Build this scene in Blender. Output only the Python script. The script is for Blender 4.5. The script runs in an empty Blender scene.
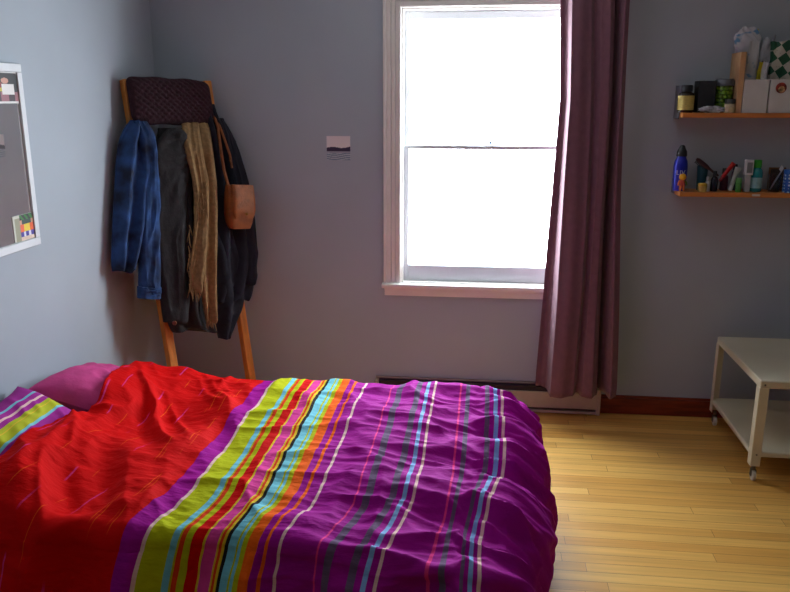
import bpy, math, random
import numpy as np
from mathutils import Vector
random.seed(7)
SC = bpy.context.scene
COL = SC.collection
PI = math.pi

# ------------------------------------------------------------------ camera
F = 774.0; YAW = math.radians(6.46); PIT = math.radians(14.33); CAMH = 1.65
_cy, _sy = math.cos(YAW), math.sin(YAW)
FW = np.array([-_sy*math.cos(PIT), _cy*math.cos(PIT), -math.sin(PIT)])
RT = np.array([_cy, _sy, 0.0]); UP = np.cross(RT, FW); CP = np.array([0, 0, CAMH])
def at(px, py, **k):
    """real place of a thing seen in the photograph, given one known coordinate"""
    d = FW + RT*(px-395)/F - UP*(py-296)/F
    a, v = list(k.items())[0]; i = 'xyz'.index(a)
    return CP + d*(v-CP[i])/d[i]
cam_d = bpy.data.cameras.new('camera'); cam = bpy.data.objects.new('camera', cam_d); COL.objects.link(cam)
cam.location = CP; cam.rotation_euler = (PI/2-PIT, 0, YAW)
cam_d.sensor_width = 36; cam_d.lens = 36*F/790; cam_d.clip_start = .02
SC.camera = cam

# ------------------------------------------------------------------ materials
def srgb(r, g, b):
    f = lambda c: (c/255/12.92) if c/255 <= .04045 else ((c/255+.055)/1.055)**2.4
    return (f(r), f(g), f(b), 1)
MATS = {}
def mat(name, col, rough=.6, metal=0, var=.08, scale=20, bump=.0, bscale=None, stretch=(1, 1, 1), sheen=0, trans=0, spec=.5, transl=0):
    if name in MATS: return MATS[name]
    m = bpy.data.materials.new(name); m.use_nodes = True
    nt = m.node_tree; N = nt.nodes; L = nt.links; b = N['Principled BSDF']
    c = srgb(*col)
    tc = N.new('ShaderNodeTexCoord'); mp = N.new('ShaderNodeMapping'); mp.inputs['Scale'].default_value = stretch
    L.new(tc.outputs['Object'], mp.inputs['Vector'])
    no = N.new('ShaderNodeTexNoise'); no.inputs['Scale'].default_value = scale; no.inputs['Detail'].default_value = 4
    L.new(mp.outputs[0], no.inputs['Vector'])
    r = N.new('ShaderNodeValToRGB'); e = r.color_ramp.elements
    e[0].position = .3; e[1].position = .7
    e[0].color = tuple(max(0, x*(1-var*1.6)) for x in c[:3])+(1,)
    e[1].color = tuple(min(1, x*(1+var*1.6)) for x in c[:3])+(1,)
    L.new(no.outputs['Fac'], r.inputs['Fac']); L.new(r.outputs[0], b.inputs['Base Color'])
    b.inputs['Roughness'].default_value = rough; b.inputs['Metallic'].default_value = metal
    b.inputs['Specular IOR Level'].default_value = spec
    if sheen: b.inputs['Sheen Weight'].default_value = sheen
    if trans: b.inputs['Transmission Weight'].default_value = trans; b.inputs['IOR'].default_value = 1.3
    if bump:
        n2 = N.new('ShaderNodeTexNoise'); n2.inputs['Scale'].default_value = bscale or scale*4; n2.inputs['Detail'].default_value = 3
        L.new(mp.outputs[0], n2.inputs['Vector'])
        bp = N.new('ShaderNodeBump'); bp.inputs['Strength'].default_value = bump; bp.inputs['Distance'].default_value = .01
        L.new(n2.outputs['Fac'], bp.inputs['Height']); L.new(bp.outputs[0], b.inputs['Normal'])
    if transl:
        tr = N.new('ShaderNodeBsdfTranslucent'); L.new(r.outputs[0], tr.inputs['Color'])
        mx = N.new('ShaderNodeMixShader'); mx.inputs[0].default_value = transl
        out = N['Material Output']
        L.new(b.outputs[0], mx.inputs[1]); L.new(tr.outputs[0], mx.inputs[2]); L.new(mx.outputs[0], out.inputs['Surface'])
    MATS[name] = m
    return m

def attr_mat(name, rough=.5, bump=0):
    if name in MATS: return MATS[name]
    m = bpy.data.materials.new(name); m.use_nodes = True
    nt = m.node_tree; b = nt.nodes['Principled BSDF']
    a = nt.nodes.new('ShaderNodeVertexColor'); a.layer_name = 'print'
    nt.links.new(a.outputs['Color'], b.inputs['Base Color']); b.inputs['Roughness'].default_value = rough
    MATS[name] = m
    return m

# ------------------------------------------------------------------ object helpers
def root_of(o):
    while o.parent: o = o.parent
    return o
def link_mesh(name, V, Fc, m, parent=None, smooth=True, bevel=0, base=None):
    V = np.asarray(V, float)
    if parent is None:
        loc = np.array(base if base is not None else [(V[:, 0].min()+V[:, 0].max())/2, (V[:, 1].min()+V[:, 1].max())/2, V[:, 2].min()])
    else:
        loc = np.array(root_of(parent).location)
    me = bpy.data.meshes.new(name)
    me.from_pydata((V-loc).tolist(), [], [list(f) for f in Fc]); me.update()
    if smooth: me.polygons.foreach_set('use_smooth', [True]*len(me.polygons))
    me.materials.append(m)
    o = bpy.data.objects.new(name, me); COL.objects.link(o)
    if parent is None: o.location = loc
    else: o.parent = parent
    if bevel:
        bv = o.modifiers.new('bevel', 'BEVEL'); bv.width = bevel; bv.segments = 3; bv.limit_method = 'ANGLE'; bv.angle_limit = math.radians(40)
        bv.harden_normals = False
    if smooth:
        try: me.set_sharp_from_angle(angle=math.radians(45))
        except Exception: pass
    return o
def thing(name, label, cat, loc, group=None):
    o = bpy.data.objects.new(name, None); COL.objects.link(o); o.location = loc; o.empty_display_size = .05
    o['label'] = label; o['category'] = cat
    if group: o['group'] = group
    return o
def tag(o, label, cat, group=None, kind=None):
    o['label'] = label; o['category'] = cat
    if group: o['group'] = group
    if kind: o['kind'] = kind
    return o
def struct(o, label=None):
    o['kind'] = 'structure'
    if label: o['label'] = label
    return o

class MB:
    def __init__(s): s.V = []; s.F = []
    def add(s, V, Fc):
        k = len(s.V); s.V += [tuple(map(float, v)) for v in V]; s.F += [tuple(i+k for i in f) for f in Fc]; return s
    def box(s, x0, x1, y0, y1, z0, z1):
        V = [(x, y, z) for x in (x0, x1) for y in (y0, y1) for z in (z0, z1)]
        return s.add(V, [(0, 1, 3, 2), (4, 6, 7, 5), (0, 4, 5, 1), (2, 3, 7, 6), (0, 2, 6, 4), (1, 5, 7, 3)])
    def obox(s, c, ax, ay, az):
        """box from centre and three half-axis vectors"""
        c, ax, ay, az = map(np.array, (c, ax, ay, az))
        V = [c+i*ax+j*ay+k*az for i in (-1, 1) for j in (-1, 1) for k in (-1, 1)]
        Fc = [(0, 1, 3, 2), (4, 6, 7, 5), (0, 4, 5, 1), (2, 3, 7, 6), (0, 2, 6, 4), (1, 5, 7, 3)]
        if np.dot(np.cross(ax, ay), az) < 0: Fc = [f[::-1] for f in Fc]
        return s.add(V, Fc)
    def lathe(s, prof, c, n=28, axis='z'):
        V = []; Fc = []
        for r, h in prof:
            for i in range(n):
                a = 2*PI*i/n; p = (r*math.cos(a), r*math.sin(a), h)
                if axis == 'x': p = (p[2], p[0], p[1])
                if axis == 'y': p = (p[1], p[2], p[0])
                V.append((c[0]+p[0], c[1]+p[1], c[2]+p[2]))
        for j in range(len(prof)-1):
            for i in range(n):
                i2 = (i+1) % n
                Fc.append((j*n+i, j*n+i2, (j+1)*n+i2, (j+1)*n+i))
        Fc.append(tuple(range(n))[::-1]); Fc.append(tuple(range((len(prof)-1)*n, len(prof)*n)))
        return s.add(V, Fc)
    def tube(s, pts, r, n=8, flat=1.0):
        pts = [np.array(p, float) for p in pts]; V = []; Fc = []
        rs = r if isinstance(r, (list, tuple)) else [r]*len(pts)
        up0 = np.array([0.3, -1, 0.2])
        for i, p in enumerate(pts):
            t = pts[min(i+1, len(pts)-1)]-pts[max(i-1, 0)]; t /= np.linalg.norm(t)+1e-9
            a = np.cross(t, up0); a /= np.linalg.norm(a)+1e-9; b = np.cross(t, a)
            for k in range(n):
                q = 2*PI*k/n; V.append(p+rs[i]*(math.cos(q)*a+flat*math.sin(q)*b))
        for j in range(len(pts)-1):
            for i in range(n):
                i2 = (i+1) % n; Fc.append((j*n+i, j*n+i2, (j+1)*n+i2, (j+1)*n+i))
        Fc.append(tuple(range(n))[::-1]); Fc.append(tuple(range((len(pts)-1)*n, len(pts)*n)))
        return s.add(V, Fc)
    def build(s, name, m, parent=None, smooth=True, bevel=0):
        return link_mesh(name, s.V, s.F, m, parent, smooth, bevel)

# 2-D value noise for cloth
def vnoise(x, y, seed=0):
    xi = np.floor(x).astype(np.int64); yi = np.floor(y).astype(np.int64); xf = x-xi; yf = y-yi
    def h(a, b):
        n = (a*374761393 + b*668265263 + seed*1442695041) & 0xffffffff
        n = ((n ^ (n >> 13))*1274126177) & 0xffffffff
        return ((n ^ (n >> 16)) & 0xffff)/65535.0
    u = xf*xf*xf*(xf*(xf*6-15)+10); v = yf*yf*yf*(yf*(yf*6-15)+10)
    return (h(xi, yi)*(1-u)+h(xi+1, yi)*u)*(1-v)+(h(xi, yi+1)*(1-u)+h(xi+1, yi+1)*u)*v
def fbm(x, y, seed=0, o=3):
    r = 0; a = 1; t = 0
    for k in range(o):
        r = r+a*vnoise(x*2**k, y*2**k, seed+k*17); t += a; a *= .5
    return r/t
def ridge(x, y, seed=0):
    return (1-np.abs(2*vnoise(x, y, seed)-1))**1.6
def sst(x):
    x = np.clip(x, 0, 1); return x*x*(3-2*x)

# ------------------------------------------------------------------ room
XL, XR, YB, YF, ZC = -1.713, 3.0, 4.018, -3.6, 2.5
def wall_mat():
    return mat('wall_paint', (168, 178, 188), .75, var=.02, scale=3, bump=.05, bscale=180)
WM = wall_mat()
def floor_mat():
    m = bpy.data.materials.new('floor_wood'); m.use_nodes = True; nt = m.node_tree; N = nt.nodes; L = nt.links; b = N['Principled BSDF']
    tc = N.new('ShaderNodeTexCoord'); mp = N.new('ShaderNodeMapping'); L.new(tc.outputs['Object'], mp.inputs['Vector'])
    br = N.new('ShaderNodeTexBrick'); br.offset = 0; br.offset_frequency = 2; br.squash = 1
    br.inputs['Scale'].default_value = 1; br.inputs['Brick Width'].default_value = 1.15; br.inputs['Row Height'].default_value = .057
    br.inputs['Mortar Size'].default_value = .0009; br.inputs['Mortar Smooth'].default_value = .2; br.inputs['Bias'].default_value = -.1
    br.inputs['Color1'].default_value = srgb(228, 178, 94); br.inputs['Color2'].default_value = srgb(198, 140, 62); br.inputs['Mortar'].default_value = srgb(120, 72, 22)
    sx = N.new('ShaderNodeSeparateXYZ'); L.new(mp.outputs[0], sx.inputs[0])
    dv_ = N.new('ShaderNodeMath'); dv_.operation = 'DIVIDE'; dv_.inputs[1].default_value = .057; L.new(sx.outputs['Y'], dv_.inputs[0])
    fl_ = N.new('ShaderNodeMath'); fl_.operation = 'FLOOR'; L.new(dv_.outputs[0], fl_.inputs[0])
    wn = N.new('ShaderNodeTexWhiteNoise'); wn.noise_dimensions = '1D'; L.new(fl_.outputs[0], wn.inputs['W'])
    ma = N.new('ShaderNodeMath'); ma.operation = 'MULTIPLY_ADD'; ma.inputs[1].default_value = 1.6; L.new(wn.outputs['Value'], ma.inputs[0]); L.new(sx.outputs['X'], ma.inputs[2])
    cx2 = N.new('ShaderNodeCombineXYZ'); L.new(ma.outputs[0], cx2.inputs[0]); L.new(sx.outputs['Y'], cx2.inputs[1]); L.new(cx2.outputs[0], br.inputs['Vector'])
    m2 = N.new('ShaderNodeMapping'); m2.inputs['Scale'].default_value = (1.2, 26, 1); L.new(tc.outputs['Object'], m2.inputs['Vector'])
    n = N.new('ShaderNodeTexNoise'); n.inputs['Scale'].default_value = 2.5; n.inputs['Detail'].default_value = 6; L.new(m2.outputs[0], n.inputs['Vector'])
    mr = N.new('ShaderNodeMapRange'); mr.inputs[1].default_value = .3; mr.inputs[2].default_value = .7; mr.inputs[3].default_value = .86; mr.inputs[4].default_value = 1.1
    L.new(n.outputs['Fac'], mr.inputs[0])
    mx = N.new('ShaderNodeMix'); mx.data_type = 'RGBA'; mx.blend_type = 'MULTIPLY'; mx.inputs[0].default_value = 1
    L.new(br.outputs['Color'], mx.inputs[6]); L.new(mr.outputs[0], mx.inputs[7]); L.new(mx.outputs[2], b.inputs['Base Color'])
    b.inputs['Roughness'].default_value = .38
    bp = N.new('ShaderNodeBump'); bp.inputs['Strength'].default_value = .15; bp.inputs['Distance'].default_value = .002
    L.new(br.outputs['Fac'], bp.inputs['Height']); bp.invert = True; L.new(bp.outputs[0], b.inputs['Normal'])
    return m
struct(MB().box(XL-.15, XR+.15, YF-.15, YB+.2, -.1, 0).build('floor', floor_mat(), smooth=False))
struct(MB().box(XL-.15, XR+.15, YF-.15, YB+.2, ZC, ZC+.1).build('ceiling', mat('ceiling_paint', (190, 190, 188), .8, var=.02), smooth=False))
struct(MB().box(XL-.12, XL, YF-.15, YB+.2, 0, ZC).build('wall_left', WM, smooth=False))
struct(MB().box(XR, XR+.12, YF-.15, YB+.2, 0, ZC).build('wall_right', WM, smooth=False))
struct(MB().box(XL, XR, YF-.12, YF, 0, ZC).build('wall_front', mat('bounce_cut_dark', (70, 58, 50), .7), smooth=False))  # unseen wall, its dark colour made up to cut bounce light
# window opening
WX0, WX1, WZ0, WZ1 = -.425, .44, .69, 2.085
bw = MB()
bw.box(XL, WX0, YB, YB+.16, 0, ZC).box(WX1, XR, YB, YB+.16, 0, ZC).box(WX0, WX1, YB, YB+.16, 0, WZ0).box(WX0, WX1, YB, YB+.16, WZ1, ZC)
struct(bw.build('wall_back', WM, smooth=False))
wood_red = mat('dark_red_wood', (120, 44, 22), .4, var=.25, scale=6, stretch=(1, 8, 8))
struct(MB().box(.656, XR, YB-.018, YB, 0, .09).box(.656, XR, YB-.012, YB, .09, .103).build('baseboard_back', wood_red, bevel=.004))
struct(MB().box(XL, XL+.018, YF, YB-.02, 0, .103).build('baseboard_left', wood_red, bevel=.004))
struct(MB().box(XR-.018, XR, YF, YB-.02, 0, .103).build('baseboard_right', wood_red, bevel=.004))

# window
trim_white = mat('trim_white', (232, 228, 222), .45, var=.03, scale=8)
sash_white = mat('sash_white', (214, 220, 226), .4, var=.03, scale=8)
win = bpy.data.objects.new('window_1', None); COL.objects.link(win); win.location = (0, YB, WZ0); win['kind'] = 'structure'
cs = MB()   # stepped casing
CW = .088
def ring(x0, x1, z1, w, y0, y1):
    cs.box(x0-w, x0, y0, y1, WZ0-.015, z1+w); cs.box(x1, x1+w, y0, y1, WZ0-.015, z1+w); cs.box(x0, x1, y0, y1, z1, z1+w)
ring(WX0+.004, WX1-.004, WZ1-.004, .03, YB-.016, YB+.002)
cs2 = [(.0, .012, .020), (.028, .020, .014), (.050, .022, .019), (.072, .016, .028)]
for off, w, t in cs2:
    cs.box(WX0-off-w, WX0-off, YB-t, YB+.001, WZ0-.015, WZ1+off+w)
    cs.box(WX1+off, WX1+off+w, YB-t, YB+.001, WZ0-.015, WZ1+off+w)
    cs.box(WX0-off, WX1+off, YB-t, YB+.001, WZ1+off, WZ1+off+w)
cs.build('casing', trim_white, win, bevel=.003)
MB().box(WX0, WX0+.012, YB, YB+.15, WZ0, WZ1).box(WX1-.012, WX1, YB, YB+.15, WZ0, WZ1).box(WX0, WX1, YB, YB+.15, WZ1-.012, WZ1).box(WX0, WX1, YB+.0, YB+.15, WZ0, WZ0+.008).build('jamb', trim_white, win, smooth=False)
MB().box(WX0-.098, WX1+.098, YB-.045, YB+.03, WZ0-.022, WZ0+.003).build('sill', trim_white, win, bevel=.006)
MB().box(WX0-.085, WX1+.085, YB-.018, YB, WZ0-.066, WZ0-.022).box(WX0-.085, WX1+.085, YB-.026, YB, WZ0-.034, WZ0-.022).build('apron', trim_white, win, bevel=.003)
def glass_mat():
    m = bpy.data.materials.new('window_glass'); m.use_nodes = True; nt = m.node_tree; N = nt.nodes; L = nt.links
    N.remove(N['Principled BSDF']); t = N.new('ShaderNodeBsdfTransparent'); g = N.new('ShaderNodeBsdfGlossy'); g.inputs['Roughness'].default_value = .03
    no = N.new('ShaderNodeTexNoise'); no.inputs['Scale'].default_value = 4
    mr = N.new('ShaderNodeMapRange'); mr.inputs[3].default_value = .04; mr.inputs[4].default_value = .07; L.new(no.outputs['Fac'], mr.inputs[0])
    mx = N.new('ShaderNodeMixShader'); L.new(mr.outputs[0], mx.inputs[0]); L.new(t.outputs[0], mx.inputs[1]); L.new(g.outputs[0], mx.inputs[2])
    L.new(mx.outputs[0], N['Material Output'].inputs['Surface']); return m
GM = glass_mat()
def sash(z0, z1, y0, bot, top, st=.034):
    x0, x1 = WX0+.012, WX1-.012
    s = MB().box(x0, x0+st, y0, y0+.03, z0, z1).box(x1-st, x1, y0, y0+.03, z0, z1).box(x0+st, x1-st, y0, y0+.03, z0, z0+bot).box(x0+st, x1-st, y0, y0+.03, z1-top, z1)
    o = s.build('sash', sash_white, win, bevel=.004)
    MB().box(x0+st-.004, x1-st+.004, y0+.013, y0+.017, z0+bot-.004, z1-top+.004).build('pane', GM, o, smooth=False)
    return o
ZM = 1.405
sash(WZ0+.008, ZM+.010, YB+.035, .085, .020, .026)
sash(ZM-.010, WZ1-.012, YB+.070, .020, .04, .026)
lx = at(490, 142, y=YB+.04)[0]
MB().lathe([(.014, 0), (.014, .006), (.008, .008), (.008, .014)], (lx, YB+.05, ZM+.014), 16).box(lx-.005, lx+.035, YB+.044, YB+.056, ZM+.024, ZM+.032).build('sash_lock', mat('lock_metal', (120, 140, 160), .4, .6), win, bevel=.002)

# daylight
w = bpy.data.worlds.new('world'); SC.world = w; w.use_nodes = True
WN = w.node_tree.nodes; WL = w.node_tree.links
bg = WN['Background']
tcw = WN.new('ShaderNodeTexCoord'); sp = WN.new('ShaderNodeSeparateXYZ'); WL.new(tcw.outputs['Generated'], sp.inputs[0])
rw = WN.new('ShaderNodeValToRGB'); rw.color_ramp.elements[0].position = .0; rw.color_ramp.elements[1].position = 1
mrw = WN.new('ShaderNodeMapRange'); mrw.inputs[1].default_value = -1; mrw.inputs[2].default_value = 1; WL.new(sp.outputs['Z'], mrw.inputs[0]); WL.new(mrw.outputs[0], rw.inputs[0])
e = rw.color_ramp.elements; e[0].color = (.70, .74, .80, 1); e[1].color = (.78, .9, 1.0, 1)
mid = rw.color_ramp.elements.new(.5); mid.color = (.84, .93, 1, 1)
WL.new(rw.outputs[0], bg.inputs['Color']); bg.inputs['Strength'].default_value = 33
pl = bpy.data.lights.new('window_portal', 'AREA'); pl.shape = 'RECTANGLE'; pl.size = WX1-WX0; pl.size_y = WZ1-WZ0
pl.cycles.is_portal = True
po = bpy.data.objects.new('window_portal', pl); COL.objects.link(po); po.location = ((WX0+WX1)/2, YB+.14, (WZ0+WZ1)/2); po.rotation_euler = (-PI/2, 0, 0)
# ------------------------------------------------------------------ heater
beige = mat('heater_enamel', (178, 166, 148), .4, var=.04)
hx0, hx1, hd = -.56, .655, .065
ht = thing('baseboard_heater', 'long low beige electric baseboard heater on the wall under the window', 'heater', ((hx0+hx1)/2, YB-hd/2, 0))
MB().box(hx0, hx1, YB-.012, YB-.001, .02, .160).box(hx0, hx1, YB-.018, YB-.001, .154, .160).build('back_plate', beige, ht, bevel=.002)
MB().box(hx0+.02, hx1-.02, YB-hd, YB-hd+.006, .036, .124).box(hx0+.02, hx1-.02, YB-hd, YB-hd+.02, .118, .126).build('front_panel', beige, ht, bevel=.003)
MB().box(hx0+.02, hx1-.02, YB-hd+.012, YB-.014, .03, .150).build('slot_shade', mat('slot_shade_dark', (46, 36, 44), .5, .3), ht, smooth=False)  # dark box raised into the top slot, its colour painting the gap's shade
for a, b in ((hx0, hx0+.022), (hx1-.022, hx1)):
    MB().box(a, b, YB-hd-.002, YB-.001, .004, .150).build('end_cap', beige, ht, bevel=.004)
MB().box(hx0+.02, hx1-.02, YB-hd+.004, YB-.012, .006, .022).build('bottom_rail', beige, ht, bevel=.002)

# ------------------------------------------------------------------ curtain
cur_m = mat('curtain_fabric', (118, 78, 92), .85, var=.06, scale=30, bump=.1, bscale=300, sheen=.15, transl=.06)
cY = 3.865
rows = [(-160, 566, 634), (0, 560, 629), (100, 560, 625), (200, 553, 621), (300, 545, 618), (380, 537, 615), (393, 536, 614)]
NR, NCc = 90, 160
tz = np.linspace(0, 1, NR); V = []
rp = np.array(rows, float)
zs = np.array([at(590, r[0], y=cY)[2] for r in rows]); xl = np.array([at(r[1], r[0], y=cY)[0] for r in rows]); xr = np.array([at(r[2], r[0], y=cY)[0] for r in rows])
zt = np.linspace(zs[0], zs[-1], NR)
o_ = np.argsort(zs)
fk = np.array([0, .06, .11, .16, .30, .46, .52, .60, .70, .77, .80, .84, .92, 1])
fd = np.array([.05, .06, .04, -.05, -.06, -.045, -.012, -.045, -.05, -.02, .07, .03, -.05, -.03])
for i, z in enumerate(zt):
    a_ = np.interp(z, zs[o_], xl[o_]); b_ = np.interp(z, zs[o_], xr[o_]); q = i/(NR-1)
    for j in range(NCc):
        a = j/(NCc-1)
        # smooth interpolation of fold depth
        k = min(np.searchsorted(fk, a, 'right')-1, len(fk)-2); t = (a-fk[k])/(fk[k+1]-fk[k]); t = t*t*(3-2*t)
        d = fd[k]*(1-t)+fd[k+1]*t
        d = d*(.7+.45*q)+.006*math.sin(9*a+10*q)+.0015*math.sin(31*a+3*q)
        x = a_+(b_-a_)*a+.006*math.sin(6*q+8*a)
        zz = z+(.012*math.sin(a*14+1) if False else 0)
        if i > NR-6: zz += (i-(NR-6))/5*(-.012*max(0, -d/.055)+.006)
        V.append((x, cY+d, zz))
Fc = [(i*NCc+j, (i+1)*NCc+j, (i+1)*NCc+j+1, i*NCc+j+1) for i in range(NR-1) for j in range(NCc-1)]
cu = thing('curtain', 'long dusty plum curtain drawn to the right side of the window', 'curtain', (float(at(580, 395, y=cY)[0]), cY, float(min(v[2] for v in V))))
cp = link_mesh('curtain_panel', V, Fc, cur_m, cu); so = cp.modifiers.new('thick', 'SOLIDIFY'); so.thickness = .002
cz = 2.34
MB().tube([(-.75, cY, cz), (.82, cY, cz)], .011, 14).build('curtain_rod', mat('rod_metal', (70, 66, 66), .4, .7), cu)

# ------------------------------------------------------------------ wall print beside the window
def print_obj(name, P00, P10, P01, nx, ny, fn, border=.06, thick=None, parent=None, rough=.45):
    """flat print: P00 bottom-left, P10 bottom-right, P01 top-left (as seen); fn(u,v)->sRGB"""
    P00, P10, P01 = map(lambda p: np.array(p, float), (P00, P10, P01)); eu = P10-P00; ev = P01-P00
    n = np.cross(eu, ev); n /= np.linalg.norm(n); th = .0012
    V = []; Fc = []
    for j in range(ny+1):
        for i in range(nx+1): V.append(P00+eu*i/nx+ev*j/ny+n*th)
    for j in range(ny):
        for i in range(nx):
            a = j*(nx+1)+i; Fc.append((a, a+1, a+nx+2, a+nx+1))
    k = len(V); V += [P00, P10, P10+ev, P01]; Fc.append((k+3, k+2, k+1, k))
    A, B, C_, D = 0, nx, (nx+1)*(ny+1)-1, (nx+1)*ny
    Fc += [(k, k+1, B, A), (k+1, k+2, C_, B), (k+2, k+3, D, C_), (k+3, k, A, D)]
    o = link_mesh(name, V, Fc, attr_mat('print_paper_%g' % rough, rough), parent, smooth=False)
    ca = o.data.color_attributes.new('print', 'FLOAT_COLOR', 'CORNER'); cols = []
    for p in o.data.polygons:
        if p.index < nx*ny:
            j, i = divmod(p.index, nx); c = srgb(*fn((i+.5)/nx, (j+.5)/ny))
        else: c = srgb(225, 225, 222)
        cols += list(c)*p.loop_total
    ca.data.foreach_set('color', cols)
    return o
def sea(u, v):
    if v > .52+.16*max(0, u-.6)+.03*math.sin(6*u): return (246-16*v, 236-14*v, 226)
    if v > .36: return (58, 46, 74)
    if v > .3: return (160, 164, 178)
    s = math.sin(v*70+3*math.sin(5*u))
    return (118, 140, 156) if s < 0 else (180, 192, 200)
A = at(327, 160, y=YB-.002); B = at(350.5, 160, y=YB-.002); T = at(327, 136, y=YB-.002)
tag(print_obj('photo_print', (A[0], YB-.002, A[2]), (B[0], YB-.002, A[2]), (A[0], YB-.002, T[2]), 60, 60, sea), 'small square print of a dark headland and sea on the wall left of the window', 'photo')

# ------------------------------------------------------------------ mirror on the left wall
white_fr = mat('frame_white', (218, 222, 226), .4, var=.02)
my0, my1, mz0, mz1 = 1.95, 2.782, 1.103, 1.772
mi = thing('wall_mirror', 'rectangular wall mirror in a narrow white frame on the left wall', 'mirror', (XL, (my0+my1)/2, mz0))
fw_ = .03
MB().box(XL+.001, XL+.02, my0, my1, mz0, mz0+fw_).box(XL+.001, XL+.02, my0, my1, mz1-fw_, mz1).box(XL+.001, XL+.02, my0, my0+fw_, mz0+fw_, mz1-fw_).box(XL+.001, XL+.02, my1-fw_, my1, mz0+fw_, mz1-fw_).build('frame', white_fr, mi, bevel=.003)
mm = bpy.data.materials.new('mirror_silver'); mm.use_nodes = True; b = mm.node_tree.nodes['Principled BSDF']; b.inputs['Metallic'].default_value = .88; b.inputs['Roughness'].default_value = .02
no = mm.node_tree.nodes.new('ShaderNodeTexNoise'); no.inputs['Scale'].default_value = 6; rr = mm.node_tree.nodes.new('ShaderNodeValToRGB'); rr.color_ramp.elements[0].color = (.90, .92, .92, 1); rr.color_ramp.elements[1].color = (.94, .96, .96, 1)
mm.node_tree.links.new(no.outputs['Fac'], rr.inputs[0]); mm.node_tree.links.new(rr.outputs[0], b.inputs['Base Color'])
MB().box(XL+.003, XL+.012, my0+fw_-.002, my1-fw_+.002, mz0+fw_-.002, mz1-fw_+.002).build('mirror_glass', mm, mi, smooth=False)
def snap(u, v):
    if v < .06 or v > .97: return (222, 222, 220)
    d = math.hypot((u-.6)*1.0, (v-.72)*1.3)
    if d < .12: return (205, 150, 130)
    if abs(u-.68) < .2 and .28 < v < .62: return (232, 228, 224)
    if u < .5 and .38 < v < .5: return (190, 176, 40)
    if u < .5 and .5 < v < .66: return (140, 40, 30)
    if v < .36: return (150, 90, 100) if math.sin(u*14) > -.2 else (60, 34, 44)
    if u < .2 and v > .7: return (50, 90, 100)
    return (26, 22, 24)
def snap2(u, v):
    if u < .34: return (196, 196, 180) if (u < .08 or v > .9) else (150, 148, 120)
    q = (u-.34)/.66
    if v < .14: return (222, 196, 176)
    if v < .34: return (60, 40, 150) if math.sin(q*16) > -.3 else (225, 225, 240)
    if v < .62: return (232, 90, 30) if abs(q-.5) > .22 else (240, 205, 40)
    if v < .8: return (30, 60, 50) if abs(q-.5) < .35 else (210, 150, 120)
    return (30, 110, 30) if math.sin(q*18+v*20) > 0 else (20, 40, 20)
px_ = XL+.0135
tag(print_obj('photo_print', (px_, my1-.215, mz1-.140), (px_, my1-.031, mz1-.140), (px_, my1-.215, mz1-.031), 60, 60, snap, rough=.3), 'snapshot of a person in white tucked into the top corner of the mirror frame', 'photo')
tag(print_obj('photo_print', (px_, my1-.158, mz0+.032), (px_, my1-.031, mz0+.032), (px_, my1-.158, mz0+.128), 60, 48, snap2, rough=.3), 'bright colourful snapshot tucked into the bottom corner of the mirror frame', 'photo')

# ------------------------------------------------------------------ bed
XN = (-1.69, .02, 1.97, 2.95)
bed = thing('bed', 'low double bed with its head against the left wall, under the striped duvet', 'bed', ((XN[0]+XN[1])/2, (XN[2]+XN[3])/2, 0))
MB().box(XN[0], XN[1], XN[2], XN[3], .19, .375).build('mattress', mat('mattress_ticking', (210, 205, 198), .9), bed, bevel=.05)
MB().box(XN[0], XN[1]-.02, XN[2]+.02, XN[3]-.02, .10, .20).build('frame', mat('bed_frame_wood', (120, 84, 52), .5, var=.2, stretch=(1, 8, 8)), bed, bevel=.006)
for x in (XN[0]+.06, XN[1]-.1):
    for y in (XN[2]+.08, XN[3]-.08):
        MB().box(x-.03, x+.03, y-.03, y+.03, 0, .10).build('leg', mat('bed_frame_wood', (120, 84, 52)), bed, bevel=.004)

PUR = (162, 14, 142); CRM = (236, 196, 190); LIM = (186, 190, 16); LBL = (120, 196, 212); ORR = (224, 66, 20); RED = (210, 4, 4); YEL = (226, 190, 40); PNK = (222, 66, 150); BLK = (36, 34, 34); ORG = (242, 98, 16); GRY = (104, 82, 112); PKL = (232, 60, 140); LB2 = (136, 176, 226)
stripes = [(-3, RED), (-.903, PUR), (-.849, CRM), (-.840, LIM), (-.778, LBL), (-.760, LIM), (-.755, ORR), (-.742, LIM), (-.722, RED), (-.690, YEL), (-.684, PNK), (-.650, YEL), (-.644, ORR), (-.636, YEL),
 (-.629, BLK), (-.617, LBL), (-.594, LIM), (-.588, LBL), (-.578, LIM), (-.563, ORG), (-.530, PUR), (-.508, ORG), (-.497, PUR), (-.466, CRM), (-.457, PUR), (-.350, PKL), (-.343, PUR), (-.322, GRY), (-.300, PUR), (-.247, GRY), (-.226, PUR),
 (-.208, LB2), (-.195, PUR), (-.178, CRM), (-.169, PUR), (-.072, PKL), (-.064, PUR), (-.043, GRY), (-.024, PUR), (.045, GRY), (.065, PUR), (.083, LB2), (.098, PUR), (.112, CRM), (.121, PUR)]
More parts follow.
